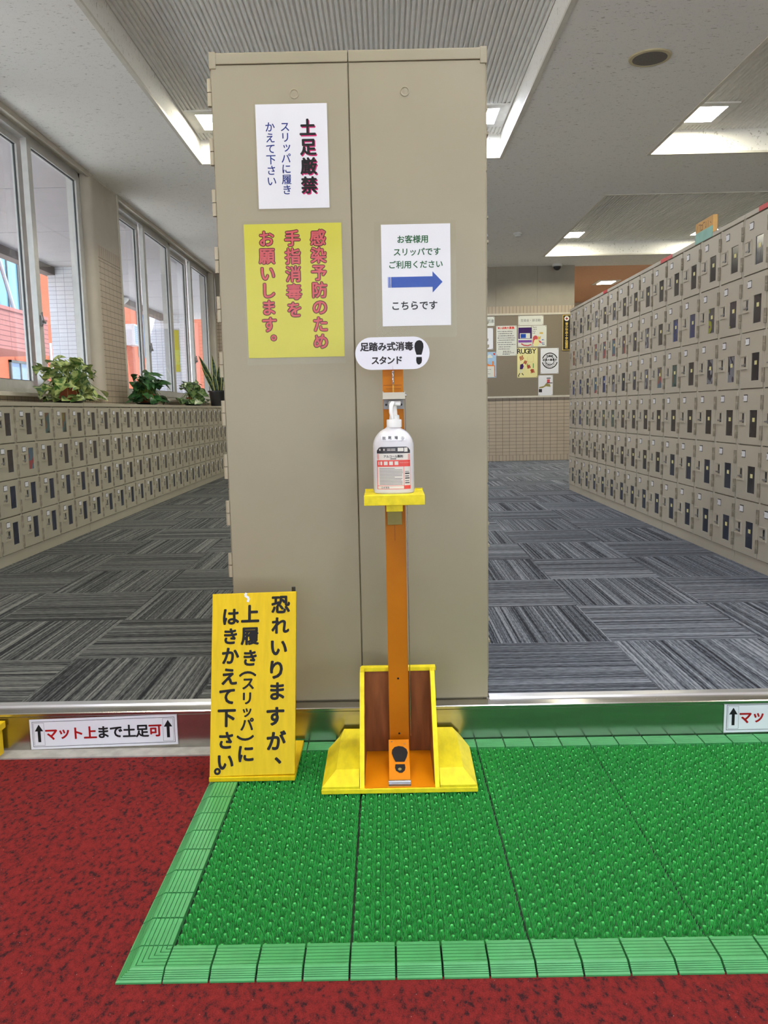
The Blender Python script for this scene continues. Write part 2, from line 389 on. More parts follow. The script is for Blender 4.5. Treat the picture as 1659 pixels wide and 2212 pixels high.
# ------------------------------------------------------------------ lettering
_G = {}
def glyph(ch):
    k = ch
    if k not in _G:
        c = bpy.data.curves.new('glyph', 'FONT'); c.body = ch; c.size = 1; c.resolution_u = 3
        o = bpy.data.objects.new('glyph', c); COL.objects.link(o)
        dg = bpy.context.evaluated_depsgraph_get(); dg.update()
        me = bpy.data.meshes.new_from_object(o.evaluated_get(dg))
        _G[k] = ([(v.co.x, v.co.y) for v in me.vertices], [tuple(p.vertices) for p in me.polygons])
        bpy.data.meshes.remove(me); bpy.data.objects.remove(o); bpy.data.curves.remove(c)
    return _G[k]
SMALL = 'ッっゃゅょャュョ'
class Text:
    """flat lettering in (a right, b up) co-ordinates, mapped to the surface by fn(a, b)"""
    def __init__(s, off=0.0): s.mb = MB(); s.off = off
    def ch(s, c, a, b, size, rot=0.0, sx=1.0):
        vs, fs = glyph(c); cr, sr = math.cos(rot), math.sin(rot)
        sh = [(0, 0)] + ([(s.off * math.cos(q * PI / 4), s.off * math.sin(q * PI / 4)) for q in range(8)] if s.off else [])
        for k, (u, v) in enumerate(sh):                            # heavier weight: the strokes laid over one another
            out = []
            for x, y in vs:
                x, y = (x + u - 0.5) * size * sx, (y + v - 0.38) * size
                out.append((a + x * cr - y * sr, b + x * sr + y * cr, k * 2.5e-5))
            s.mb.add(out, fs)
        return s
    def h(s, text, a, b, size, pitch=None, sx=1.0, rot=0.0):      # horizontal, centred on a
        p = pitch or size; n = len(text)
        for k, c in enumerate(text):
            t = (k - (n - 1) / 2) * p
            if c != ' ': s.ch(c, a + t * math.cos(rot), b + t * math.sin(rot), size, rot, sx)
        return s
    def latin(s, text, a, b, size, pitch):
        for k, c in enumerate(text): s.ch(c, a + k * pitch + 0.17 * size, b, size)
        return s
    def v(s, text, a, b0, b1, size):                               # vertical, first char centre b0, last b1
        n = len(text)
        for k, c in enumerate(text):
            b = b0 + (b1 - b0) * k / max(1, n - 1); da = db = 0
            if c in '。、': da, db = 0.55 * size, 0.5 * size
            if c in SMALL: da, db = 0.1 * size, 0.1 * size
            s.ch(c, a + da, b + db, size, -PI / 2 if c in '（）ー' else 0)
        return s
    def poly(s, pts): s.mb.add([(p[0], p[1], 0) for p in pts], [tuple(range(len(pts)))]); return s
    def rect(s, a0, a1, b0, b1): return s.poly([(a0, b0), (a1, b0), (a1, b1), (a0, b1)])
    def ring(s, a, b, r0, r1, t0=0, t1=2 * PI, n=40):
        vs = []
        for i in range(n + 1):
            t = t0 + (t1 - t0) * i / n; vs += [(a + r0 * math.cos(t), b + r0 * math.sin(t), 0), (a + r1 * math.cos(t), b + r1 * math.sin(t), 0)]
        s.mb.add(vs, [(2 * i, 2 * i + 1, 2 * i + 3, 2 * i + 2) for i in range(n)]); return s
    def line(s, pts, w):
        for (a, b), (c, d) in zip(pts[:-1], pts[1:]):
            L = math.hypot(c - a, d - b) or 1; nx, ny = -(d - b) / L * w / 2, (c - a) / L * w / 2
            s.poly([(a + nx, b + ny), (a - nx, b - ny), (c - nx, d - ny), (c + nx, d + ny)])
        return s
    def build(s, name, mat, parent, fn):
        def place(a, b, lift):
            p = Vector(fn(a, b))
            if lift:
                n = (Vector(fn(a + 1e-4, b)) - p).cross(Vector(fn(a, b + 1e-4)) - p); p += n.normalized() * lift
            return tuple(p)
        s.mb.v = [place(*q) for q in s.mb.v]
        me = bpy.data.meshes.new(name); me.from_pydata(s.mb.v, [], s.mb.f); me.update(); me.materials.append(M[mat])
        return put(name, me, parent)
def flat(y, eps): return lambda a, b: (a, y - eps, b)
def sole(a, b, h, mirror=1, rot=0.0, wf=1.0):
    """shoe print: two outlines (ball and heel), height h, centred on (a, b)"""
    f = [(-.20, .08), (-.235, .24), (-.20, .38), (-.10, .475), (.03, .50), (.15, .46), (.22, .36), (.235, .22), (.19, .06), (.13, -.10), (-.13, -.10)]
    g = [(-.135, -.19), (.135, -.19), (.15, -.32), (.12, -.43), (.03, -.50), (-.06, -.50), (-.13, -.42), (-.15, -.32)]
    cr, sr = math.cos(rot), math.sin(rot)
    T = lambda p: (a + (p[0] * wf * mirror * cr - p[1] * sr) * h, b + (p[0] * wf * mirror * sr + p[1] * cr) * h)
    return [T(p) for p in f], [T(p) for p in g]

# ------------------------------------------------------------------ setting
ZF = -0.112            # entrance floor; the raised locker floor is z = 0
ZC = 2.94              # ceiling
XW, XR, YB = -2.55, 7.0, 12.54
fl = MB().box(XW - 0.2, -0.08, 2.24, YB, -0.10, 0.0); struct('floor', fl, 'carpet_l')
fr = MB().box(-0.08, XR, 2.24, YB, -0.10, 0.0); struct('floor', fr, 'carpet_r')
struct('floor', MB().box(2.9, XR, YB, 17.0, -0.10, 0.0), 'paving')
struct('floor', MB().box(XW - 0.2, XR, -3.0, 2.135, ZF - 0.05, ZF), 'red_carpet')
struct('trim_1', MB().box(XW - 0.2, XR, 2.135, 2.20, ZF - 0.05, ZF + 0.004), 'concrete')
st = MB().prism([(2.189, ZF), (2.189, -0.012), (2.185, -0.008), (2.185, -0.001), (2.188, 0.001), (2.252, 0.001), (2.252, -0.004), (2.195, -0.004), (2.195, ZF)], 'x', XW, XR)
struct('trim_2', st, 'steel')
for n_, a_, b_ in (('trim_3', XW, -0.446), ('trim_4', 0.284, XR)):
    struct(n_, MB().prism([(2.232, 0.001), (2.236, 0.006), (2.262, 0.007), (2.268, 0.0), (2.268, -0.003), (2.232, -0.003)], 'x', a_, b_), 'alu')

# ceiling with coffers
CX = [(-1.525, 1.018), (2.285, 4.83)]; CY = [(-0.65, 2.61), (3.91, 7.17), (8.49, 11.75)]
CT = 3.14
ce = MB()
xs = sorted([XW - 0.2, XR] + [v for c in CX for v in c]); ys = sorted([-3.0, YB + 0.1] + [v for c in CY for v in c])
for i in range(len(xs) - 1):
    for j in range(len(ys) - 1):
        if (xs[i], xs[i + 1]) in CX and (ys[j], ys[j + 1]) in CY: continue
        ce.box(xs[i], xs[i + 1], ys[j], ys[j + 1], ZC, ZC + 0.05)
struct('ceiling', ce, 'ceiling')
struct('ceiling', MB().box(2.9, XR, YB + 0.1, 17.0, ZC, ZC + 0.05), 'terracotta')
struct('ceiling', MB().box(XW - 2.3, XR + 0.3, -3.2, 17.2, CT + 0.03, CT + 0.25), 'beam')
k = 5
for (x0, x1) in CX:
    for (y0, y1) in CY:
        cw = MB(); t = 0.02
        cw.box(x0 - t, x0, y0 - t, y1 + t, ZC + 0.05, CT).box(x1, x1 + t, y0 - t, y1 + t, ZC + 0.05, CT).box(x0, x1, y0 - t, y0, ZC + 0.05, CT).box(x0, x1, y1, y1 + t, ZC + 0.05, CT)
        struct('trim_%d' % k, cw, 'ceiling'); k += 1
        tr = MB(); e = 0.022
        tr.box(x0 - e, x0 + 0.006, y0 - e, y1 + e, ZC - 0.006, ZC + 0.012).box(x1 - 0.006, x1 + e, y0 - e, y1 + e, ZC - 0.006, ZC + 0.012)
        tr.box(x0, x1, y0 - e, y0 + 0.006, ZC - 0.006, ZC + 0.012).box(x0, x1, y1 - 0.006, y1 + e, ZC - 0.006, ZC + 0.012)
        struct('trim_%d' % k, tr, 'ctrim'); k += 1
        rb = MB(); rb.box(x0, x1, y0, y1, CT, CT + 0.01); x = x0 + 0.006
        while x < x1 - 0.01:
            rb.prism([(x, CT), (x + 0.003, CT - 0.011), (x + 0.018, CT - 0.011), (x + 0.021, CT)], 'y', y0, y1); x += 0.0318
        struct('ceiling', rb, 'rib')

LN = {}
def ceiling_light(x, y, z, label, warm, group='square ceiling lights in the coffers'):
    t = thing('ceiling_light', label, 'ceiling light', (x, y, z), group)
    w, d = 0.125, 0.17
    fr = MB(); 
    fr.box(x - w - 0.07, x - w, y - d - 0.07, y + d + 0.07, z - 0.012, z).box(x + w, x + w + 0.07, y - d - 0.07, y + d + 0.07, z - 0.012, z)
    fr.box(x - w, x + w, y - d - 0.07, y - d, z - 0.012, z).box(x - w, x + w, y + d, y + d + 0.07, z - 0.012, z)
    fr.build('frame', 'rib', t)
    MB().box(x - w, x + w, y - d, y + d, z - 0.010, z - 0.004).build('diffuser', 'lamp_warm' if warm else 'lamp_cool', t)
zl = CT - 0.011
ceiling_light(-1.30, 6.72, zl, 'square light half hidden behind the top left edge of the tall locker block', True)
ceiling_light(0.80, 6.72, zl, 'square light behind the top right edge of the tall locker block', False)
ceiling_light(2.585, 6.78, zl, 'largest square ceiling light at top right of the photo, in the near right coffer', True)
ceiling_light(4.40, 6.78, zl, 'square light of the near right coffer beyond the right photo edge', True)
ceiling_light(2.565, 11.25, zl, 'square ceiling light left in the far right coffer, above the dome camera', True)
ceiling_light(4.34, 11.25, zl, 'square ceiling light in the far right coffer beside the orange box sign', True)
ceiling_light(-1.30, 11.25, zl, 'square light of the far coffer hidden behind the tall locker block, left', True)
ceiling_light(0.80, 11.25, zl, 'square light of the far coffer hidden behind the tall locker block, right', False)
ceiling_light(-1.30, 0.3, zl, 'square light of the coffer above the entrance, left', False)
ceiling_light(0.80, 0.3, zl, 'square light of the coffer above the entrance, middle', False)
ceiling_light(-1.30, 2.1, zl, 'square light of the coffer above the green mat, left', True)
ceiling_light(0.80, 2.1, zl, 'square light of the coffer above the green mat, right', False)
ceiling_light(2.585, 2.1, zl, 'square light of the coffer right of the entrance, left', True)
ceiling_light(3.85, 14.3, ZC, 'flat light on the terracotta corridor ceiling above the far locker end', True, None)
ceiling_light(5.6, 14.3, ZC, 'unseen light added to brighten the terracotta corridor, hidden behind the right lockers', True, None)  # extra lamp added to lift the corridor's brightness

# left wall: tiled dado, pier and windows in a deep reveal
SILL, HEAD, XG = 0.975, 2.925, -2.68
struct('wall_left', MB().box(XW - 0.2, XW, -3.0, YB, ZF, SILL), 'tile_y')
struct('wall_left', MB().box(XW - 0.2, XW, -3.0, 1.10, SILL, ZC), 'beige')
struct('wall_left', MB().box(XW - 0.2, XW, -3.0, YB, HEAD, ZC), 'trim')
struct('wall_left', MB().box(XW - 0.2, XW - 0.0, 7.44, 8.06, SILL, 2.235), 'tile_y')
struct('wall_left', MB().box(XW - 0.2, XW - 0.0, 7.44, 8.06, 2.235, 2.352), 'sold_y')
struct('wall_left', MB().box(XW - 0.2, XW - 0.002, 7.44, 8.06, 2.352, ZC), 'beige')
pj = MB(); r = 0.07
arc = [(XW - r + r * math.cos(a), 7.33 + r - r * math.sin(a)) for a in [PI / 2 * i / 8 for i in range(8, -1, -1)]]
pj.prism([(XW - 0.2, 7.33)] + arc + [(XW + 0.002, 7.445), (XW - 0.2, 7.445)], 'z', SILL, ZC)
struct('trim_20', pj, 'beige', smooth=True)
struct('trim_21', MB().box(XW - 0.2, XW + 0.008, 8.06, 8.085, SILL, ZC), 'trim')
struct('trim_22', MB().box(XW - 0.2, XW + 0.006, 12.40, 12.44, SILL, ZC).box(XW - 0.2, XW, 12.44, YB, SILL, ZC), 'beige')
for n_, a_, b_ in (('trim_23', 1.10, 7.33), ('trim_24', 8.085, 12.40)):
    struct(n_, MB().box(XW - 0.2, XW + 0.045, a_, b_, SILL, SILL + 0.028), 'trim', bevel=0.004)
    struct(n_.replace('23', '25').replace('24', '26'), MB().box(XW - 0.012, XW + 0.006, a_, b_, ZC - 0.04, ZC - 0.002), 'beige')
def window(n, y0, y1):
    w = bpy.data.objects.new('window_%d' % n, None); COL.objects.link(w); w['kind'] = 'structure'
    z0, z1 = SILL + 0.028, HEAD; xi, xo = XG + 0.035, XG - 0.035; mid = (y0 + y1) / 2
    fm = MB().box(xo - 0.02, xi + 0.015, y0, y1, z0, z0 + 0.035).box(xo - 0.02, xi + 0.015, y0, y1, z1 - 0.04, z1)
    fm.box(xo - 0.02, xi + 0.015, y0, y0 + 0.035, z0, z1).box(xo - 0.02, xi + 0.015, y1 - 0.035, y1, z0, z1)
    fm.build('window_frame', 'sash', w)
    for nm, a, b, x in (('near', y0 + 0.035, mid + 0.03, xo), ('far', mid - 0.03, y1 - 0.035, xi)):
        s = MB(); d = 0.022; s0 = 0.074
        s.box(x - d, x + d, a, b, z0 + 0.035, z0 + 0.10).box(x - d, x + d, a, b, z1 - 0.085, z1 - 0.04)
        s.box(x - d, x + d, a, a + s0, z0 + 0.10, z1 - 0.085).box(x - d, x + d, b - s0, b, z0 + 0.10, z1 - 0.085)
        so = s.build('sash', 'sash', w)
        g = MB(); q = 0.006
        g.box(x - 0.006, x + 0.006, a + s0, a + s0 + q, z0 + 0.1, z1 - 0.085).box(x - 0.006, x + 0.006, b - s0 - q, b - s0, z0 + 0.1, z1 - 0.085)
        g.box(x - 0.006, x + 0.006, a + s0, b - s0, z0 + 0.1, z0 + 0.1 + q).box(x - 0.006, x + 0.006, a + s0, b - s0, z1 - 0.085 - q, z1 - 0.085)
        g.build('gasket', 'gasket', so)
        MB().box(x - 0.002, x + 0.002, a + s0, b - s0, z0 + 0.10, z1 - 0.085).build('glass', 'glass', so)
    la = MB().box(xi + 0.016, xi + 0.035, mid - 0.012, mid + 0.014, 1.52, 1.60).box(xi + 0.03, xi + 0.06, mid - 0.01, mid + 0.01, 1.535, 1.555)
    la.tube([(xi + 0.045, mid - 0.005, 1.545), (xi + 0.06, mid - 0.045, 1.56), (xi + 0.055, mid - 0.05, 1.60), (xi + 0.045, mid - 0.02, 1.615)], 0.008)
    la.build('latch', 'lever_zinc', w, smooth=True)
window(1, 5.25, 7.33); window(2, 8.085, 10.25); window(3, 3.17, 5.25); window(4, 10.25, 12.40); window(5, 1.10, 3.17)

# back wall
struct('wall_back', MB().box(XW, 2.9, YB, YB + 0.1, 0.0, 0.092), 'sold_x')
struct('wall_back', MB().box(XW, 2.9, YB, YB + 0.1, 0.092, 2.235), 'tile_x')
struct('wall_back', MB().box(XW, 2.9, YB, YB + 0.1, 2.235, 2.352), 'sold_x')
bw = MB(); x = 2.9
PJ = [2.9, 2.332, 1.704, 1.076, 0.448, -0.18, -0.808, -1.436, -2.064, XW]
for a, b in zip(PJ[:-1], PJ[1:]): bw.box(b + 0.006, a, YB, YB + 0.1, 2.352, ZC)
bw.box(XW, 2.89, YB + 0.008, YB + 0.1, 2.352, ZC)
struct('wall_back', bw, 'panel')
struct('wall_back', MB().box(2.9, XR, 17.0, 17.1, 0, ZC), 'beige')
struct('wall_corridor', MB().box(2.8, 2.9, YB + 0.1, 17.0, 0, ZC), 'beige')
struct('wall_right', MB().box(XR, XR + 0.1, -3.0, 17.0, ZF, ZC), 'beige')
# entrance front behind the camera: glazed doors between posts, open to daylight
ef = MB()
for x in (-2.5, -0.15, 2.2, 4.55, 6.9): ef.box(x - 0.04, x + 0.04, -3.08, -3.0, ZF, ZC)
ef.box(XW, XR, -3.08, -3.0, 2.5, ZC)
struct('wall_front', ef, 'sash')
struct('ceiling', MB().box(XW - 0.2, XR + 0.3, -5.6, -3.08, 2.75, 2.95), 'porch')   # unseen canopy added to cut skylight on the locker ends

# ------------------------------------------------------------------ outside the windows
tag(MB().box(-60, XW - 0.2, -30, 80, -0.36, -0.30).build('ground', 'paving'), 'grey paved ground outside the left windows', 'ground')['kind'] = 'structure'
tag(MB().box(-2.75, 60, -60, -3.05, -0.2, ZF - 0.001).build('ground', 'paving'), 'paved ground in front of the entrance', 'ground')['kind'] = 'structure'
pc = MB()
for i in range(12): pc.box(-4.75, XW - 0.2, -3 + i * 1.82, -3 + i * 1.82 + 1.805, 2.97, 3.02)
struct('ceiling', pc, 'porch')
struct('trim_30', MB().box(-4.90, -4.75, -3, 18.2, 2.86, 3.2), 'beam')
struct('trim_31', MB().box(-4.95, XW - 0.2, -3, 18.2, -0.30, -0.12), 'paving')
tag(MB().box(-4.86, -4.25, 12.0, 12.6, -0.12, 2.97).build('porch_pillar', 'white_tile_x'), 'white tiled pillar outside the nearest window, beside the orange brick', 'pillar')
rp = thing('round_post', 'round grey post with a flared cap seen at left of the second window', 'post', (-4.84, 15.0, -0.12))
MB().lathe((-4.84, 15.0, -0.12), [(0.085, 0), (0.085, 3.02)], 20).build('shaft', 'grey_post', rp, smooth=True)
MB().lathe((-4.84, 15.0, 2.80), [(0.09, 0), (0.2, 0.10), (0.21, 0.13), (0.05, 0.14)], 20).build('cap', 'grey_post', rp, smooth=True)
MB().box(-4.92, -4.76, 14.90, 14.914, 0.85, 1.9).build('notice', 'paper_cream', rp)
tw = thing('porch_wall', 'white tiled wall seen through the middle panes of the second window', 'wall', (-4.7, 18.0, -0.12))
MB().box(-5.2, -4.28, 18.0, 18.2, -0.12, 3.0).build('tiles', 'white_tile_x', tw)
MB().box(-4.72, -4.50, 17.985, 17.999, 1.75, 2.65).build('notice', 'paper_yellow', tw)  # the pane's yellow reflection, modelled as a sheet on the tiles

XB = -11.0
bd = thing('brick_building', 'orange brick building across the yard outside the left windows', 'building', (XB, 26, -0.3))
MB().box(XB - 3, XB, 4, 60, -0.3, 9.5).build('wall', 'brick_y', bd)
bal = MB().box(XB, -9.0, 4, 22.0, 2.45, 3.38); bb = bal.build('balcony', 'brick_pink', bd)
MB().box(XB, -8.98, 4, 22.03, 3.38, 3.46).build('coping', 'brick_pink', bb)
MB().box(XB - 0.1, XB + 0.06, 26.15, 27.4, -0.3, 9.5).build('pillar', 'brick_y', bd)
def bwin(y0, y1, z0, z1, mat):
    w = MB().box(XB, XB + 0.07, y0, y1, z0, z0 + 0.07).box(XB, XB + 0.07, y0, y1, z1 - 0.07, z1).box(XB, XB + 0.07, y0, y0 + 0.07, z0, z1).box(XB, XB + 0.07, y1 - 0.07, y1, z0, z1).box(XB, XB + 0.06, (y0 + y1) / 2 - 0.03, (y0 + y1) / 2 + 0.03, z0, z1)
    o = w.build('window', 'gasket', bd); MB().box(XB + 0.005, XB + 0.03, y0 + 0.05, y1 - 0.05, z0 + 0.05, z1 - 0.05).build('pane', mat, o)
bwin(23.4, 24.9, 3.6, 5.6, 'far_glass'); bwin(25.05, 26.1, 3.9, 5.5, 'curtain'); bwin(22.6, 23.3, 3.6, 4.6, 'far_glass')
bwin(23.9, 25.3, 1.3, 2.5, 'ac_dark'); bwin(36.6, 38.5, 3.4, 5.4, 'ac_dark'); bwin(25.6, 26.5, 1.5, 2.6, 'ac_dark')
MB().tube([(XB + 0.3, 22.9, 5.7), (XB + 0.3, 24.1, 3.5)], 0.06).build('stay_pole', 'ac_white', bd)
MB().tube([(XB + 0.1, 26.75, -0.3), (XB + 0.1, 26.75, 3.2)], 0.05).build('downpipe', 'ac_white', bd)
ac = thing('air_conditioner', 'white air conditioner unit on the brick building, seen through the second window', 'air conditioner', (XB + 0.3, 35.4, 3.5))
MB().box(XB + 0.002, XB + 0.4, 34.9, 35.8, 3.78, 4.66).build('case', 'ac_white', ac)
gl = MB()
for i in range(9): gl.box(XB + 0.4, XB + 0.42, 34.95, 35.55, 3.83 + i * 0.088, 3.88 + i * 0.088)
gl.build('grille', 'ac_dark', ac)

# ------------------------------------------------------------------ lockers
def mesh_of(mb, name, mat, smooth=False): return mb.mesh(name, mat, smooth)
def hinge_mb(w=0.015):
    h = MB()
    for z0, z1 in ((-0.034, -0.001), (0.001, 0.034)):
        h.loft([[(w / 2 * math.cos(a) , -0.0045 + w / 2 * math.sin(a), z) for a in [2 * PI * i / 10 for i in range(10)]] for z in (z0, z1)])
    return h
class Style: pass
def make_style(w, h, win, handle, card, hing, enamel, sticker):
    """door of size w x h, origin at its lower left front corner; x right, z up, front at y = 0"""
    s = Style(); s.w, s.h, s.enamel = w, h, enamel
    x0, x1, z0, z1 = win
    d = MB(); t = 0.012
    d.box(0, x0, -0.003, t, 0, h).box(x1, w, -0.003, t, 0, h).box(x0, x1, -0.003, t, 0, z0).box(x0, x1, -0.003, t, z1, h)
    s.door = mesh_of(d, 'door', enamel)
    s.pane = {}
    for k, m in PANE.items():
        p = MB().box(x0 - 0.003, x1 + 0.003, 0.001, 0.004, z0 - 0.003, z1 + 0.003)
        s.pane[k] = mesh_of(p, 'pane', m)
    hx0, hx1, hz0, hz1 = handle
    b = MB(); e = 0.009
    b.box(hx0, hx1, -0.0042, -0.003, hz0, hz1)
    b.box(hx0 - 0.002, hx1 + 0.002, -0.0085, -0.003, hz0 - 0.004, hz0 + 0.003).box(hx0 - 0.001, hx1 + 0.001, -0.0075, -0.003, hz1 - 0.002, hz1 + 0.004)
    b.box(hx1 - 0.004, hx1 + 0.001, -0.0075, -0.003, hz0, hz1)
    s.handle = mesh_of(b, 'handle', enamel)
    cx = hx0 + (hx1 - hx0) * 0.62; zm = (hz0 + hz1) / 2
    s.slot = mesh_of(MB().box(cx - 0.009, cx + 0.009, -0.0048, -0.0041, hz0 + 0.008, hz1 - 0.006), 'slot', 'black_plastic')
    l = MB().box(cx - 0.034, cx + 0.006, -0.0078, -0.0055, hz0 + 0.014, hz0 + 0.020)
    l.lathe((0, 0, 0), [(0.0, 0), (0.008, 0), (0.008, 0.008), (0.0, 0.008)], 12)
    # turn the last 48 verts (knob) to point forward
    kv = l.v[8:]; l.v[8:] = [(cx + x, -0.0046 - z * 0.42, hz0 + 0.018 + y) for x, y, z in kv]
    s.lever = mesh_of(l, 'lever', 'lever_zinc')
    ca, cb, cz0, cz1 = card
    hexa = [(ca - 0.008, (cz0 + cz1) / 2), (ca + 0.002, cz1 + 0.005), (cb, cz1 + 0.005), (cb, cz0 - 0.003), (ca + 0.002, cz0 - 0.003)] if sticker else [(ca, cz0 - 0.003), (cb, cz0 - 0.003), (cb + 0.006, cz0 + 0.004), (cb + 0.006, cz1 - 0.004), (cb, cz1 + 0.003), (ca, cz1 + 0.003)]
    s.holder = mesh_of(MB().prism(hexa, 'y', -0.005, -0.003), 'card_holder', 'black_plastic')
    s.card = mesh_of(MB().box(ca, cb, -0.0062, -0.005, cz0, cz1), 'number_card', 'card')
    s.hinge = mesh_of(hinge_mb(), 'hinge', 'hinge_tan' if enamel == 'locker_mid_dim' else 'hinge_worn_shaded', True)
    s.hz = hing
    s.sticker = mesh_of(MB().box((x0 + x1) / 2 - 0.012, (x0 + x1) / 2 + 0.012, -0.0005, 0.0009, z1 - 0.058, z1 - 0.038), 'sticker', 'paper_cream') if sticker else None
    return s
TALL = make_style(0.252, 0.272, (0.118, 0.205, 0.036, 0.170), (0.010, 0.080, 0.098, 0.160), (0.055, 0.094, 0.214, 0.242), (0.060, 0.208), 'locker', True)
MID = make_style(0.252, 0.272, (0.118, 0.205, 0.036, 0.170), (0.010, 0.080, 0.098, 0.160), (0.055, 0.094, 0.214, 0.242), (0.060, 0.208), 'locker_mid_dim', True)
LOW = make_style(0.252, 0.202, (0.138, 0.212, 0.040, 0.168), (0.046, 0.108, 0.078, 0.132), (0.060, 0.100, 0.150, 0.176), (0.046, 0.158), 'locker_low', False)

def locker_unit(label, loc, rot, ncol, nrow, wid, dep, kick, rowp, top, st_, panes, group, caps=False, plug=None):
    """origin at lower front left corner (facing the doors); doors look to local -y"""
    t = bpy.data.objects.new('shoe_locker', None); COL.objects.link(t); t.location = loc; t.rotation_euler = (0, 0, rot); t.empty_display_size = 0.05
    t['label'] = label; t['category'] = 'locker'; t['group'] = group
    zt = kick + nrow * rowp; en = st_.enamel; g = 0.004
    b = MB()
    b.box(0.002, wid - 0.002, 0.014, dep, 0, top)                       # carcass
    b.box(0.002, wid - 0.002, 0.004, 0.014, 0, kick - 0.003)            # kick plate
    b.box(0.002, wid - 0.002, -0.004, 0.014, zt + 0.002, top)           # top rail
    pitch = wid / ncol; post = (pitch - st_.w) - 0.003
    for i in range(ncol + 1):
        xa = i * pitch - post / 2; xb = xa + post
        b.box(max(0.002, xa), min(wid - 0.002, xb), 0.0, 0.014, kick - 0.003, zt + 0.002)
    put('body', b.mesh('body', en), t, local=(0, 0, 0), bevel=0.0015)
    dh = rowp - 0.006
    for i in range(ncol):
        for j in range(nrow):
            x = i * pitch + post / 2 + 0.0015; z = kick + j * rowp + 0.001 + (0.3 * random.random() - 0.15) * 0.004
            d = put('door', st_.door, t, local=(x, 0, z)); d.scale.z = dh / st_.h
            p = panes(i, nrow - 1 - j)
            put('pane', st_.pane[p], d, local=(0, 0, 0))
            put('handle', st_.handle, d, local=(0, 0, 0)); put('lock_slot', st_.slot, d, local=(0, 0, 0)); put('lever', st_.lever, d, local=(0, 0, 0))
            put('card_holder', st_.holder, d, local=(0, 0, 0)); put('number_card', st_.card, d, local=(0, 0, 0))
            for hz in st_.hz: put('hinge', st_.hinge, d, local=(st_.w + 0.004, 0, hz))
            if st_.sticker and p != 'x': put('sticker', st_.sticker, d, local=(0, 0, 0))
    return t

R_, L_ = -PI / 2, PI / 2
def pn(rows, default='d'):
    return lambda i, j: (rows[j][i] if j < len(rows) and i < len(rows[j]) else default)
TALLH = dict(nrow=6, dep=0.362, kick=0.063, rowp=0.2798, top=1.766, st_=TALL)
XL = 1.824
gR = 'tall shoe lockers in the right row'
# listed from the far end (left in the photo) to the near end
ur = []
ur.append(locker_unit('tall shoe locker at the far end of the right row, nearest the notice board', (XL, 8.055, 0), R_, 3, wid=0.82, panes=pn(['dnl', 'rgg', 'bbn', 'nbt', 'ddd', 'nnn']), group=gR, **TALLH))
ur.append(locker_unit('second tall shoe locker from the far end of the right row, four columns wide', (XL, 7.235, 0), R_, 4, wid=1.098, panes=pn(['gdgd', 'rrrr', 'rbgn', 'dttd', 'dddd', 'nnnn']), group=gR, **TALLH))
ur.append(locker_unit('middle tall shoe locker of the right row, three columns wide', (XL, 6.137, 0), R_, 3, wid=0.82, panes=pn(['ddd', 'lgd', 'ggr', 'ddd', 'ddd', 'nnn']), group=gR, **TALLH))
ur.append(locker_unit('tall shoe locker in the right row carrying the orange cardboard sign', (XL, 5.317, 0), R_, 4, wid=1.117, panes=pn(['dddd', 'bbll', 'tdgg', 'dddd', 'nnnn', 'nnnn']), group=gR, **TALLH))
ur.append(locker_unit('nearest tall shoe locker of the right row, cut off by the right photo edge', (XL, 4.198, 0), R_, 3, wid=0.82, panes=pn(['ndd', 'ddd', 'ddd', 'ddd', 'ddd', 'nnn']), group=gR, **TALLH))
def railtape(u, x0, x1):
    put('tape', MB().box(x0, x1, -0.0055, -0.0040, 1.744, 1.7665).box(x0, x1, -0.0055, 0.05, 1.7665, 1.7675).mesh('tape', 'tape_red'), u, local=(0, 0, 0))['label'] = 'red tape on the top rail'
railtape(ur[1], 0.40, 0.52); railtape(ur[2], 0.70, 0.819); railtape(ur[3], 0.001, 0.09); railtape(ur[4], 0.16, 0.30)

gL = 'low shoe lockers under the left windows'
LOWH = dict(nrow=4, dep=0.395, kick=0.065, rowp=0.2075, top=0.921, st_=LOW)
XLL = -2.145
low_lab = ['nearest low shoe locker under the left windows, cut by the left photo edge',
           'second low shoe locker from the near end, large variegated plant on top',
           'middle low shoe locker of the left row, dark leafy plant on top',
           'fourth low shoe locker from the near end, small trailing plant on top',
           'farthest low shoe locker of the left row, striped snake plant on top']
lowp = [pn(['dddttd', 'ddrddd', 'nnnnnn', 'nnnnnn']), pn(['dddddd', 'dddddd', 'nnnddd', 'nnnnnn'])] + [pn(['dddddd', 'dddddd', 'dddddd', 'nnnnnn'])] * 3
for k in range(5):
    locker_unit(low_lab[k], (XLL, 4.137 + k * 1.618, 0), L_, 6, wid=1.6175, panes=lowp[k], group=gL, **LOWH) if k < 4 else \
        locker_unit(low_lab[k], (XLL, 4.137 + k * 1.618, 0), L_, 6, wid=1.6175, panes=lowp[k], group=gL, **LOWH)

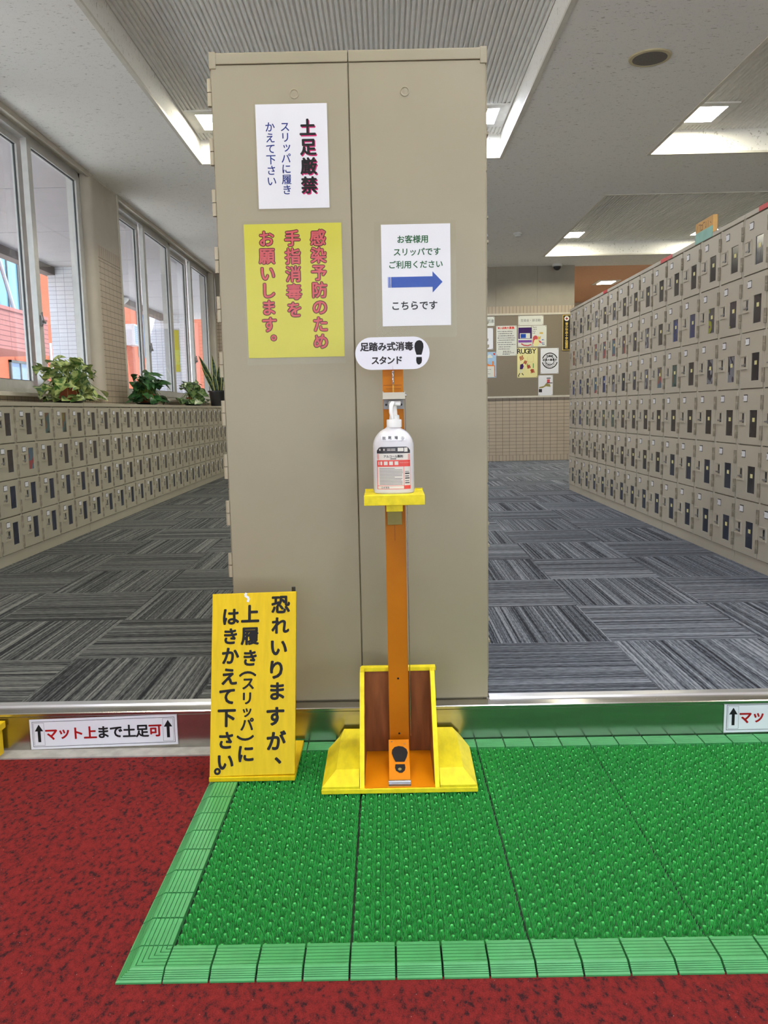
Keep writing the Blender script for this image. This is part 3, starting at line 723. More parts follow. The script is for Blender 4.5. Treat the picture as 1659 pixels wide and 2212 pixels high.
# the two lockers back to back whose end panels face the camera
YC = 2.245
gC = 'back to back lockers of the middle row'
WC = 1.10
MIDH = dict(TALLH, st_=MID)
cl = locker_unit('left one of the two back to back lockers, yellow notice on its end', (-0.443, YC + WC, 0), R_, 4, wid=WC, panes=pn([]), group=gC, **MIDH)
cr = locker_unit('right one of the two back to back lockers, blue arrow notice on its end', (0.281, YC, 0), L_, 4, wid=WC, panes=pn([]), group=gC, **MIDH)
def endtrim(u, x0, x1, cap_left):
    # parts in world co-ordinates on the end face
    inv = (Matrix.Translation(u.location) @ Matrix.Rotation(u.rotation_euler.z, 4, 'Z')).inverted()
    def W_(name, mb, mat, **kw):
        o = mb.build(name, mat, None, **kw); o.parent = u; o.matrix_parent_inverse = inv; return o
    W_('end_panel', MB().box(x0 + 0.0015, x1 - 0.0015, YC - 0.004, YC + 0.0005, 0.004, 1.7365), 'locker_mid_dim', bevel=0.002)
    W_('end_rail', MB().box(x0 + 0.001, x1 - 0.001, YC - 0.0055, YC + 0.0005, 1.7385, 1.767), 'locker_mid_dim', bevel=0.002)
    ca, cb = (x0 - 0.002, x0 + 0.016) if cap_left else (x1 - 0.016, x1 + 0.002)
    pts = [(ca, 1.769), (cb, 1.769), (cb, 1.738), (ca, 1.738)]
    W_('corner_cap', MB().box(ca, cb, YC - 0.0075, YC + 0.02, 1.727, 1.769), 'locker_mid_dim', bevel=0.002)
    px = -0.224 if cap_left else 0.067
    pl = MB(); n = 24
    pl.loft([[(px + r * math.cos(2 * PI * i / n), YC - 0.004 - d, 1.662 + r * math.sin(2 * PI * i / n)) for i in range(n)] for r, d in ((0.0125, 0), (0.0125, 0.0022), (0.0105, 0.0026), (0.0085, 0.0008), (0.006, 0.0008), (0.001, 0.0022))])
    W_('plug', pl, 'locker_mid_dim', smooth=True)
endtrim(cl, -0.443, -0.081, True); endtrim(cr, -0.081, 0.281, False)

# ------------------------------------------------------------------ notices on the locker ends
YF = YC - 0.0042
def notice(name, label, cat, x0, x1, z0, z1, mat, film=None, skew=0.0, group=None):
    t = thing(name, label, cat, ((x0 + x1) / 2, YF, z0), group)
    MB().box(x0, x1, YF - 0.0012, YF - 0.0006, z0, z1).build('sheet', mat, t)
    if film:
        a, b, c, d = film
        f2 = MB(); f2.box(a, b, YF - 0.0026, YF - 0.0024, c, d); f2.build('film', 'film', t)
    return t
t = notice('notice', 'white laminated notice with black and blue vertical writing, topmost on the left locker end', 'notice', -0.328, -0.139, 1.372, 1.637, 'paper', (-0.333, -0.134, 1.366, 1.642))
L = lambda e: flat(YF, e)
Text(0.030).v('土足厳禁', -0.1890, 1.574, 1.428, 0.0445).build('lettering_shadow', 'ink_pink', t, L(0.0013))
Text(0.034).v('土足厳禁', -0.1915, 1.577, 1.431, 0.0445).build('lettering', 'black', t, L(0.0017))
Text(0.012).v('スリッパに履き', -0.251, 1.580, 1.420, 0.027).v('かえて下さい', -0.291, 1.580, 1.443, 0.027).build('lettering', 'ink_navy', t, L(0.0016))
t = notice('notice', 'yellow laminated notice with outlined red characters on the left locker end', 'notice', -0.371, -0.109, 0.980, 1.333, 'paper_yellow', (-0.376, -0.106, 0.961, 1.341))
for off, mt, e in ((0.072, 'ink_maroon', 0.0014), (0.026, 'ink_coral', 0.0018)):
    T = Text(off)
    T.v('感染予防のため', -0.1725, 1.295, 1.022, 0.0435).v('手指消毒を', -0.2415, 1.295, 1.108, 0.0435).v('お願いします。', -0.3115, 1.295, 1.062 - 0.038, 0.0435)
    T.build('lettering', mt, t, L(e))
t = notice('notice', 'white laminated notice with green writing and a blue arrow on the right locker end', 'notice', -0.003, 0.183, 1.058, 1.325, 'paper', (-0.021, 0.198, 1.026, 1.333))
Text(0.022).h('お客様用', 0.082, 1.286, 0.0215).h('スリッパです', 0.093, 1.253, 0.0215).h('ご利用ください', 0.089, 1.220, 0.0212).build('lettering', 'ink_green', t, L(0.0016))
Text().poly([(0.022, 1.160), (0.134, 1.160), (0.134, 1.145), (0.161, 1.173), (0.134, 1.201), (0.134, 1.188), (0.022, 1.188)]).rect(0.0135, 0.0155, 1.160, 1.188).rect(0.017, 0.0205, 1.160, 1.188).build('arrow', 'ink_blue', t, L(0.0016))
Text(0.024).h('こちらです', 0.084, 1.112, 0.0255).build('lettering', 'black', t, L(0.0016))

# ------------------------------------------------------------------ green entrance mat
ZT = ZF + 0.014
t = thing('entrance_mat', 'green artificial turf entrance mat with ribbed border lying on the red carpet', 'mat', (-0.47, 1.236, ZF))
S = 0.0785
MX0, MX1 = -0.393, -0.393 + S * 24
MY0, MY1 = 1.313, 2.127
MB().box(-0.466, MX1, 1.242, 2.184, ZF, ZF + 0.003).build('underlay', 'mat_under', t)
tile = MB(); TWx, TWy = S * 2 - 0.0024, (MY1 - MY0) / 5 - 0.001
tbase = MB().box(0, TWx, 0, TWy, 0.0, 0.0022).mesh('turf_base', 'mat_base')
nx, ny = 16, 11
def blade(b, x, y, dx, dy, h, w):
    ang = random.random() * PI; cx_, sy_ = math.cos(ang) * w, math.sin(ang) * w
    p = []
    for k, (f, ww) in enumerate(((0, 1.0), (0.6, 0.8), (1.0, 0.15))):
        ox, oy = dx * f * f, dy * f * f; z = 0.002 + h * f
        p.append([(x + ox + cx_ * ww * math.cos(q) - sy_ * ww * 0.6 * math.sin(q), y + oy + sy_ * ww * math.cos(q) + cx_ * ww * 0.6 * math.sin(q), z) for q in (0, 2.09, 4.19)])
    b.loft(p)
for j in range(ny):
    for i in range(nx):
        x = (i + 0.5) * TWx / nx; y = (j + 0.5) * TWy / ny
        if (i + 2 * (j % 2)) % 4 == 0:
            y -= 0.0042
            tile.loft([[(x + r * math.cos(2 * PI * q / 8), y + r * math.sin(2 * PI * q / 8), z) for q in range(8)] for r, z in ((0.0033, 0.002), (0.0034, 0.0070), (0.0028, 0.0088), (0.0014, 0.0097), (0.0004, 0.0099))])
            continue
        for q in range(9):
            a = 2 * PI * q / 9 + random.random() * 0.7; rr = 0.0016 + random.random() * 0.0022; out = 0.0012 + random.random() * 0.0022
            bx, by = x + rr * math.cos(a), y + rr * math.sin(a) * 1.25
            blade(tile, bx, by, out * math.cos(a), out * math.sin(a), 0.0088 + random.random() * 0.0028, 0.00125)
tmesh = tile.mesh('turf_tile', 'mat_turf')
for i in range(12):
    for j in range(5):
        gx = 0.0024 if i % 2 == 0 else 0.0004
        LAST = [None]; LAST[0] = put('turf_tile', tmesh, t, local=(MX0 + i * 2 * S + gx - (-0.47), MY0 + j * (MY1 - MY0) / 5 + 0.0005 - 1.236, 0.003))
        put('turf_base', tbase, LAST[0], local=(0, 0, 0))
def prof(depth, slope):
    """border cross-section: d from the outer edge, ribbed top"""
    z1 = 0.0145; p = [(0, 0.0), (0, 0.003)]
    if slope:
        for k in range(5):
            a = 0.004 + k * 0.0031; za = 0.003 + (z1 - 0.003) * (a / 0.021)
            p += [(a, za), (a + 0.0002, za - 0.0018), (a + 0.0009, za - 0.0016), (a + 0.0010, za + 0.0007)]
        a0 = 0.021
    else: a0 = 0.0
    p.append((a0 + 0.0005, z1)); n = 6; w = depth - a0; gap = (w - 0.006) / n
    for k in range(n):
        a = a0 + 0.005 + k * gap
        p += [(a, z1), (a + 0.0001, z1 - 0.0025), (a + 0.0013, z1 - 0.0025), (a + 0.0014, z1)]
    p += [(depth, z1), (depth, 0.0)]
    return p
P1, P2 = prof(0.0765, True), prof(0.055, False)
def seg(pf, ln): return MB().loft([[(u, d, z) for d, z in pf] for u in (0.0018, ln - 0.0018)])
sf = seg(P1, S).mesh('border_segment', 'mat_border'); sb = seg(P2, S).mesh('border_segment', 'mat_border')
for i in range(24):
    o = put('border_segment', sf, t, local=(MX0 + i * S + 0.47, 0, 0.0))
    o = put('border_segment', sb, t, local=(MX0 + (i + 1) * S + 0.47, 2.183 - 1.236, 0.0)); o.rotation_euler = (0, 0, PI)
for j in range(11):
    ln = (2.127 + 0.055 - MY0) / 11 if 0 else 0.0789
    o = put('border_segment', sf, t, local=(-0.471 + 0.47, MY0 - 1.236 + (j + 1) * ln, 0.0)); o.rotation_euler = (0, 0, -PI / 2)
c1 = MB().loft([[(d, d, z) for d, z in P1], [(0.0765, d, z) for d, z in P1]]); c1.loft([[(d, d, z) for d, z in P1], [(d, 0.0765, z) for d, z in P1]])
put('border_corner', c1.mesh('border_corner', 'mat_border'), t, local=(-0.0005, 0, 0))

# ------------------------------------------------------------------ foot operated sanitizer stand
t = thing('sanitizer_stand', 'yellow and orange wooden foot pedal stand holding a sanitizer bottle before the lockers', 'stand', (0.02, 1.87, ZT))
zb, zt_ = ZT, -0.086
base = [(-0.175, 1.867), (0.208, 1.867), (0.212, 2.095), (0.194, 2.175), (-0.150, 2.175), (-0.175, 2.098)]
MB().prism(base, 'z', zb, zt_).build('base_board', 'lemon_wood', t, bevel=0.0015)
def wing(pb, ptp, z0, z1, z2):
    return MB().loft([[(x, y, z0) for x, y in pb], [(x, y, z1) for x, y in pb], [(x, y, z2) for x, y in ptp]])
wing([(-0.173, 1.869), (-0.0825, 1.869), (-0.0825, 2.172), (-0.149, 2.172), (-0.173, 2.097)], [(-0.140, 1.915), (-0.0825, 1.915), (-0.0825, 2.172), (-0.134, 2.172), (-0.140, 2.11)], zt_, zt_ + 0.006, zt_ + 0.030).build('weight_block', 'lemon_wood', t)
wing([(0.1165, 1.869), (0.206, 1.869), (0.210, 2.094), (0.192, 2.172), (0.1165, 2.172)], [(0.1165, 1.915), (0.176, 1.915), (0.178, 2.10), (0.170, 2.172), (0.1165, 2.172)], zt_, zt_ + 0.006, zt_ + 0.030).build('weight_block', 'lemon_wood', t)
MB().box(-0.069, 0.103, 1.871, 2.083, zt_, zt_ + 0.002).build('floor_panel', 'orange_wood', t)
for a, b in ((-0.0815, -0.0695), (0.1035, 0.1155)):
    MB().prism([(1.872, zt_), (2.10, zt_), (2.10, 0.148), (2.052, 0.148)], 'x', a, b).build('side_board', 'lemon_wood', t, bevel=0.001)
for a, b in ((-0.0695, -0.0688), (0.1028, 0.1035)):
    MB().prism([(1.884, zt_ + 0.002), (2.086, zt_ + 0.002), (2.086, 0.138), (2.062, 0.138)], 'x', a, b).build('side_lining', 'brown_wood', t)
MB().box(-0.069, 0.103, 2.086, 2.097, zt_, 0.139).build('back_panel', 'brown_wood', t)
MB().box(-0.079, 0.120, 2.082, 2.102, 0.139, 0.150).build('top_rail', 'lemon_wood', t, bevel=0.001)
post = MB().box(-0.006, 0.0465, 2.062, 2.086, zt_, 0.985); po = post.build('post', 'post_wood', t, bevel=0.001)
Z_ = lambda a, b: (a, 2.0614, b)
Text().ring(0.0195, 0.126, 0.0, 0.0028, n=12).ring(0.020, -0.026, 0.0, 0.0028, n=12).build('screw_hole', 'black', po, Z_)
Text().rect(-0.004, 0.042, 0.8935, 0.8942).rect(0.002, 0.040, 0.8845, 0.8852).build('pencil_line', 'ink_maroon', po, Z_)
Text().rect(0.0178, 0.0184, 0.495, 0.536).build('pencil_line', 'ink_maroon', po, Z_)
# pedal
pa, pz = Vector((0, 1.893, zt_ + 0.004)), Vector((0, 2.022, -0.026)); dv = (pz - pa).normalized(); nv = Vector((0, -dv.z, dv.y))
pd = MB(); th = 0.011
q = [pa, pz, pz - nv * th, pa - nv * th]
pd.loft([[(x, p.y, max(p.z, zt_ + 0.0025)) for p in q] for x in (-0.009, 0.0445)])
po = pd.build('pedal', 'orange_wood', t, bevel=0.001)
def on_pedal(a, b):
    p = pa + dv * b + nv * 0.0009; return (a, p.y, p.z)
f1, f2 = sole(0.0195, 0.073, 0.088, -1, 0, 1.0)
Text().poly([(0.0195 + (x - 0.0195) * 1.0, y) for x, y in f1]).poly(f2).build('shoe_print', 'black', po, on_pedal)
Text().ring(0.0185, 0.040, 0, 0.0045, n=14).build('rivet', 'raw_wood', po, lambda a, b: tuple(Vector(on_pedal(a, b)) + nv * 0.0006))
Text().ring(-0.001, 0.132, 0, 0.0022, n=10).ring(0.033, 0.124, 0, 0.0022, n=10).build('screw', 'chrome', po, lambda a, b: tuple(Vector(on_pedal(a, b)) + nv * 0.0006))
hg = MB().box(-0.010, 0.0445, 1.874, 1.894, zt_ + 0.002, zt_ + 0.0045).tube([(-0.010, 1.892, zt_ + 0.0065), (0.0445, 1.892, zt_ + 0.0065)], 0.0038, 10)
hg.build('pedal_hinge', 'chrome', t, smooth=True)
MB().tube([(0.0508, 2.054, -0.030), (0.0495, 2.054, 0.866)], 0.0013, 6).build('pull_rod', 'chrome', t)
# shelf, brackets
sh = MB().box(-0.056, 0.0905, 1.925, 2.062, 0.604, 0.629).build('shelf', 'lemon_wood', t, bevel=0.0012)
MB().box(-0.056, -0.035, 2.045, 2.062, 0.629, 0.632).box(0.071, 0.0905, 2.045, 2.062, 0.629, 0.632).build('shelf_lip', 'lemon_wood', sh)
MB().box(-0.003, 0.0375, 1.955, 2.062, 0.585, 0.604).build('shelf_bracket', 'lemon_wood', t, bevel=0.001)
MB().box(-0.001, 0.036, 2.035, 2.062, 0.541, 0.585).build('shelf_bracket', 'raw_wood', t, bevel=0.001)
MB().box(-0.005, 0.0465, 2.056, 2.062, 0.834, 0.862).build('arm_hinge', 'lever_zinc', t)
Text().ring(0.002, 0.845, 0, 0.003, n=10).ring(0.040, 0.845, 0, 0.003, n=10).build('screw', 'ink_dark', t, lambda a, b: (a, 2.0554, b))
MB().box(-0.006, 0.048, 1.968, 2.060, 0.858, 0.8625).box(-0.006, -0.0045, 1.968, 2.060, 0.8625, 0.877).box(0.0465, 0.048, 1.968, 2.060, 0.8625, 0.877).box(-0.006, 0.048, 1.966, 1.968, 0.858, 0.874).build('press_arm', 'bracket', t)
MB().tube([(0.048, 2.040, 0.868), (0.0535, 2.040, 0.868)], 0.0035, 10).build('pivot_pin', 'chrome', t, smooth=True)
sp = []
for i in range(180):
    a = i * 0.62; sp.append((0.0205 + 0.0026 * math.cos(a), 2.046 + 0.0026 * math.sin(a), 0.928 - 0.032 * i / 179))
MB().tube(sp, 0.0006, 4).build('spring', 'chrome', t)
MB().tube([(0.0205, 2.046, 0.928), (0.0205, 2.043, 0.934), (0.0205, 2.047, 0.941)], 0.0008, 6).build('hook', 'alu', t)
ch = MB()
for i in range(6):
    z = 0.893 - i * 0.0035; ch.tube([(0.0205 + 0.0014 * math.cos(a), 2.046 + (0.0014 * math.sin(a) if i % 2 else 0), z + 0.0026 * math.sin(a)) for a in [2 * PI * q / 8 for q in range(9)]], 0.0005, 4)
ch.build('chain', 'ink_gold', t)
# oval name plate on top of the post
ov = []; a0, a1, z0, z1 = -0.073, 0.113, 0.9325, 1.0125; rr = (z1 - z0) / 2
for i in range(17): ang = -PI / 2 + PI * i / 16; ov.append((a1 - rr + rr * math.cos(ang), z0 + rr + rr * math.sin(ang)))
for i in range(17): ang = PI / 2 + PI * i / 16; ov.append((a0 + rr + rr * math.cos(ang), z0 + rr + rr * math.sin(ang)))
pl = MB().prism(ov, 'y', 2.0485, 2.0500).build('name_plate', 'paper', t); pl['label'] = 'white oval plate with black writing and a shoe print'
NP = lambda a, b: (a, 2.0481, b)
Text(0.034).h('足踏み式消毒', 0.006, 0.9895, 0.0225, 0.0222).h('スタンド', 0.006, 0.9555, 0.0215, 0.0195).build('lettering', 'ink_dark', pl, NP)
f1, f2 = sole(0.0865, 0.9735, 0.060, 1, 0.0, 0.82)
Text().poly(f1).poly(f2).build('shoe_print', 'black', pl, NP)

# sanitizer bottle on the shelf
BX, BY, BZ = 0.0175, 1.985, 0.629
t = thing('sanitizer_bottle', 'white pump bottle with a red and black label on the yellow shelf', 'bottle', (BX, BY, BZ))
def bring(hx, hy, z, n=40, e=2.8):
    out = []
    for i in range(n):
        a = 2 * PI * i / n; c, s = math.cos(a), math.sin(a)
        out.append((BX + hx * math.copysign(abs(c) ** (2 / e), c), BY + hy * math.copysign(abs(s) ** (2 / e), s), z))
    return out
hx, hy = 0.0500, 0.034
pr = [(0.93, 0.0), (0.985, 0.002), (1, 0.006), (1, 0.115)]
rings = [bring(hx * k, hy * k, BZ + z) for k, z in pr]
for i in range(1, 11):
    a = PI / 2 * i / 10 * 0.93; k = math.cos(a); z = 0.115 + 0.047 * math.sin(a)
    kx = max(k, 0.34); ky = max(k, 0.45)
    rings.append(bring(hx * kx, hy * ky, BZ + z, e=2.8 - 0.8 * i / 10))
MB().loft(rings).build('body', 'bottle', t, smooth=True)
cp = MB().lathe((BX + 0.003, BY, BZ), [(0.017, 0.160), (0.0182, 0.161), (0.0182, 0.178), (0.0172, 0.180), (0.012, 0.180)], 28); cp.build('cap', 'cap', t, smooth=True)
MB().lathe((BX + 0.004, BY, BZ), [(0.0125, 0.180), (0.0115, 0.190), (0.0075, 0.191), (0.006, 0.215)], 20).build('pump_stem', 'cap', t, smooth=True)
hd = MB().box(BX - 0.010, BX + 0.020, BY - 0.012, BY + 0.012, BZ + 0.213, BZ + 0.2245); hd.build('pump_head', 'cap', t, bevel=0.003)
MB().tube([(BX + 0.002, BY - 0.008, BZ + 0.219), (BX - 0.001, BY - 0.028, BZ + 0.2185), (BX - 0.004, BY - 0.036, BZ + 0.211), (BX - 0.0045, BY - 0.038, BZ + 0.198), (BX - 0.001, BY - 0.039, BZ + 0.181)], [0.0052, 0.0052, 0.0052, 0.0048, 0.0040], 12).build('spout', 'cap', t, smooth=True)
def bsurf(eps, z_dome=False):
    def f(a, b):
        u = min(0.999, abs(a - BX) / hx); e = 2.8
        k = 1.0
        if b > BZ + 0.115:
            s = min(1, (b - BZ - 0.115) / 0.047); k = math.sqrt(max(0.05, 1 - s * s)); u = min(0.999, u / k)
        return (a, BY - hy * k * (1 - u ** e) ** (1 / e) - eps, b)
    return f
def strip(mb, a0, a1, b0, b1, n=14, m=2):
    for j in range(m):
        for i in range(n):
            x0_, x1_ = a0 + (a1 - a0) * i / n, a0 + (a1 - a0) * (i + 1) / n; y0_, y1_ = b0 + (b1 - b0) * j / m, b0 + (b1 - b0) * (j + 1) / m
            mb.rect(x0_, x1_, y0_, y1_)
    return mb
la0, la1, lb0, lb1 = -0.0230, 0.0575, 0.6405, 0.7435
lb = strip(Text(), la0, la1, lb0, lb1 - 0.016).build('label', 'label_cream', t, bsurf(0.0003))
dk = Text(); n = 16
for i in range(n):
    x0_, x1_ = la0 + (la1 - la0) * i / n, la0 + (la1 - la0) * (i + 1) / n
    def top(x): d_ = min(x - la0, la1 - x); return lb1 - (0.009 * (1 - d_ / 0.009) ** 2 if d_ < 0.009 else 0)
    dk.poly([(x0_, lb1 - 0.016), (x1_, lb1 - 0.016), (x1_, top(x1_)), (x0_, top(x0_))])
dk.build('header', 'label_dark', lb, bsurf(0.0005))
rd = Text(); strip(rd, la0, la1, 0.6955, 0.7115)
strip(rd, la0, la0 + 0.0012, lb0, 0.6955, 1, 1); strip(rd, la0, la1, lb0, lb0 + 0.001, 14, 1); strip(rd, 0.0415, 0.0424, lb0, 0.6955, 1, 1); strip(rd, la0, 0.042, 0.6485, 0.6495, 10, 1); strip(rd, 0.0424, la1, lb0, 0.6495, 3, 1); strip(rd, la1 - 0.0004, la1, lb0, 0.6955, 1, 1)
for i in range(4): strip(rd, la0, la0 + 0.005, 0.7140 + i * 0.0033, 0.7155 + i * 0.0033, 1, 1); strip(rd, la1 - 0.0055, la1, 0.7135 + i * 0.0033, 0.7150 + i * 0.0033, 1, 1)
rd.build('red_band', 'label_red', lb, bsurf(0.0006))
ic = Text()
for i in range(4): ic.rect(-0.0195 + i * 0.0130, -0.0105 + i * 0.0130, 0.6995, 0.7083)
ic.rect(0.0275, 0.0415, 0.7325, 0.7410).rect(0.0432, 0.0515, 0.7312, 0.7412).rect(-0.017, -0.004, 0.7345, 0.7388)
ic.build('icon', 'label_cream', lb, bsurf(0.0008))
tx = Text(0.02).h('アルコール製剤', 0.0165, 0.7205, 0.0070, 0.0068).h('（専用容器）', 0.0165, 0.7145, 0.0033)
tx.h('ニイタカ', -0.004, 0.6447, 0.0058, 0.0050)
for i in range(6): tx.rect(0.0445, 0.0552 - (i % 2) * 0.001, 0.6545 + i * 0.0056, 0.6545 + i * 0.0056 + (0.0022, 0.0014, 0.0026, 0.0018, 0.003, 0.0012)[i])
tx.build('lettering', 'ink_dark', lb, bsurf(0.0009))
sm = Text()
for i in range(12): strip(sm, -0.0175, 0.0395 - (0.02 if i in (0, 6) else random.random() * 0.004), 0.6520 + (11 - i) * 0.0035, 0.6520 + (11 - i) * 0.0035 + 0.0011, 12, 1)
sm.build('small_print', 'ink_grey', lb, bsurf(0.0007))
Text().h('アルコールスプレー', 0.0445, 0.7050, 0.0028).rect(0.002, 0.0105, 0.7345, 0.7358).rect(0.0115, 0.022, 0.7345, 0.7358).rect(0.002, 0.0105, 0.7375, 0.7388).rect(0.0115, 0.022, 0.7375, 0.7388).build('white_print', 'label_cream', lb, bsurf(0.0009))
nl = strip(Text(), -0.012, 0.047, 0.7585, 0.7705, 10, 3).build('name_label', 'card', t, bsurf(0.0006))
Text(0.01).ch('脱', -0.005, 0.7645, 0.0085).ch('靴', 0.0095, 0.7655, 0.0085).ch('場', 0.0245, 0.7655, 0.0085).ch('①', 0.0400, 0.7645, 0.0085).build('lettering', 'ink_dark', nl, bsurf(0.0012))

# ------------------------------------------------------------------ standing yellow sign
t = thing('standing_sign', 'yellow wooden standing sign with three columns of black brush writing', 'sign', (-0.36, 1.95, ZT))
s0, s1 = Vector((-0.4665, 1.950, -0.086)), Vector((-0.2495, 1.953, -0.084))
s2, s3 = Vector((-0.4625, 2.066, 0.3625)), Vector((-0.2435, 2.070, 0.3650))
nb = Vector((0, 0.966, -0.25)) * 0.012
MB().loft([[s0, s1, s3, s2], [s0 + nb, s1 + nb, s3 + nb, s2 + nb]]).build('panel', 'yellow_wood', t, bevel=0.001)
MB().box(-0.4675, -0.2485, 1.945, 2.172, ZT - 0.0, -0.0865).build('foot_board', 'yellow_wood', t, bevel=0.0015)
MB().prism([(1.967, -0.087), (2.165, -0.087), (2.09, 0.20), (2.04, 0.20)], 'x', -0.364, -0.350).build('brace', 'yellow_wood', t)
MB().tube([(-0.252, 2.085, 0.345), (-0.252, 2.085, 0.3735)], 0.005, 8).build('peg', 'black_plastic', t)
def SG(cx, cy):
    v = (cy - 142) / 1870.0; lx = 143 - 38 * (cy - 153) / 1882.0; u = (cx - lx) / (837 + 33 * v)
    p = (s2 * (1 - v) + s0 * v) * (1 - u) + (s3 * (1 - v) + s1 * v) * u
    return p
nf = -nb.normalized() * 0.0008
ax_, up_ = (s3 - s2).normalized(), (s2 - s0).normalized()
def sgn(cx, cy): p = SG(cx, cy) - s0; return p.dot(ax_), p.dot(up_)
fS = lambda a, b: tuple(s0 + ax_ * a + up_ * b + nf)
T = Text(0.034)
for c, cx, cy, s_ in (('恐', 785, 290, .044), ('れ', 785, 510, .042), ('い', 775, 735, .044), ('り', 760, 965, .046), ('ま', 770, 1185, .044), ('す', 760, 1440, .046), ('が', 775, 1690, .046)):
    T.ch(c, *sgn(cx, cy), s_ * 1.12)
T.ch('、', *sgn(860, 1830), 0.050)
T.build('lettering', 'black', t, fS); T = Text(0.034)
for c, cx, cy, s_ in (('上', 482, 372, .044), ('履', 485, 600, .043), ('き', 490, 828, .040), ('ス', 478, 1090, .031), ('リ', 470, 1240, .031), ('ッ', 472, 1372, .028), ('パ', 475, 1508, .032), ('に', 470, 1800, .042)):
    T.ch(c, *sgn(cx, cy), s_ * 1.12)
T.ch('（', *sgn(470, 935), 0.044, -PI / 2); T.ch('）', *sgn(462, 1700), 0.044, -PI / 2)
T.build('lettering', 'black', t, fS); T = Text(0.034)
for c, cx, cy, s_ in (('は', 285, 388, .042), ('き', 288, 592, .040), ('か', 290, 795, .042), ('え', 283, 1008, .042), ('て', 270, 1208, .042), ('下', 268, 1425, .044), ('さ', 265, 1655, .042), ('い', 262, 1870, .042)):
    T.ch(c, *sgn(cx, cy), s_ * 1.12)
T.ch('。', *sgn(243, 1908), 0.048)
T.build('lettering', 'black', t, fS)
Text().line([sgn(440, 150), sgn(425, 175), sgn(465, 205), sgn(455, 245)], 0.006).build('scuff', 'card', t, fS)

# ------------------------------------------------------------------ stickers on the steel riser
YS = 2.1888
def riser_sticker(label, x0, x1, za, zb_, slope, group):
    t = thing('floor_sign', label, 'sign', ((x0 + x1) / 2, YS, za), group)
    w = x1 - x0; f = lambda e: (lambda a, b: (a, YS - e, b + (a - x0) * slope))
    Text().rect(x0, x1, za, zb_).build('sheet', 'paper', t, f(0.0006)); ca = (za + zb_) / 2; h = zb_ - za
    fr = Text(); m = 0.007
    for a, b, c, d in ((x0 + m, x1 - m, za + m, za + m + 0.0012), (x0 + m, x1 - m, zb_ - m - 0.0012, zb_ - m), (x0 + m, x0 + m + 0.0012, za + m, zb_ - m), (x1 - m - 0.0012, x1 - m, za + m, zb_ - m)): fr.rect(a, b, c, d)
    for xc in (x0 + 0.026, x1 - 0.026):
        for a, b, c, d in ((xc - 0.015, xc + 0.015, za + 0.011, za + 0.0116), (xc - 0.015, xc + 0.015, zb_ - 0.0116, zb_ - 0.011), (xc - 0.015, xc - 0.0144, za + 0.011, zb_ - 0.011), (xc + 0.0144, xc + 0.015, za + 0.011, zb_ - 0.011)): fr.rect(a, b, c, d)
        fr.poly([(xc - 0.012, ca + 0.009), (xc + 0.012, ca + 0.009), (xc, ca + 0.029)]).rect(xc - 0.0042, xc + 0.0042, ca - 0.023, ca + 0.009)
    fr.build('border', 'black', t, f(0.0010))
    s = 0.039; a0 = x0 + 0.060; p = 0.0370
    txt = 'マット上まで土足可'
    R, B = Text(0.030), Text(0.030)
    for i, c in enumerate(txt):
        (R if i in (0, 1, 2, 3, 8) else B).ch(c, a0 + i * p, ca + (0.0 if c not in SMALL else 0.003), s)
    R.build('lettering', 'ink_red', t, f(0.0012)); B.build('lettering', 'black', t, f(0.0012))
    MB().box(x0 - 0.004, x1 + 0.004, YS - 0.0004, YS - 0.0001, za - 0.002, zb_ + 0.002 + max(0, slope * w)).build('film', 'film', t)
gS = 'white floor signs on the steel riser'
riser_sticker('white sign on the steel riser left of the yellow standing sign', -1.027, -0.608, -0.107, -0.0185, 0.020, gS)
riser_sticker('white sign on the steel riser at the right photo edge, above the green mat', 0.940, 1.359, -0.094, -0.006, 0.004, gS)
# yellow step block
t = thing('step_block', 'yellow wooden step block at the left photo edge beside the riser', 'step', (-1.35, 2.05, ZF))
MB().box(-1.60, -1.098, 1.93, 2.175, ZF, -0.036).build('body', 'yellow_wood', t, bevel=0.002)
MB().box(-1.61, -1.090, 1.92, 2.180, -0.036, -0.016).build('tread', 'yellow_wood', t, bevel=0.002)

# ------------------------------------------------------------------ notice board on the back wall
YN = YB - 0.001
t = thing('notice_board', 'large brown felt notice board with a white metal frame on the tiled back wall', 'notice board', (1.2, YN, 0.98))
NX0, NX1, NZ0, NZ1 = -0.35, 2.868, 0.985, 2.232
MB().box(NX0 + 0.01, NX1 - 0.01, YN - 0.02, YN, NZ0 + 0.01, NZ1 - 0.01).build('felt', 'felt', t)
nfm = MB().box(NX0, NX1, YN - 0.028, YN, NZ0 - 0.012, NZ0 + 0.016).box(NX0, NX1, YN - 0.028, YN, NZ1 - 0.016, NZ1 + 0.012).box(NX0, NX0 + 0.025, YN - 0.028, YN, NZ0, NZ1).box(NX1 - 0.02, NX1 + 0.005, YN - 0.028, YN, NZ0, NZ1)
nfm.build('frame', 'trim', t)
YP = YN - 0.0205
PL = lambda e: (lambda a, b: (a, YP - e, b))
gP = 'papers pinned on the notice board'
def pinned(label, x0, x1, z0, z1, mat='paper_board', cat='poster', pins=True, name='poster'):
    t = thing(name, label, cat, ((x0 + x1) / 2, YP, z0), gP)
    MB().box(x0, x1, YP - 0.0025, YP, z0, z1).build('sheet', mat, t)
    if pins:
        p = MB()
        for x in (x0 + 0.012, x1 - 0.012):
            for z in (z0 + 0.012, z1 - 0.012): p.box(x - 0.004, x + 0.004, YP - 0.006, YP - 0.0025, z - 0.004, z + 0.004)
        p.build('pin', 'ink_dark', t)
    return t
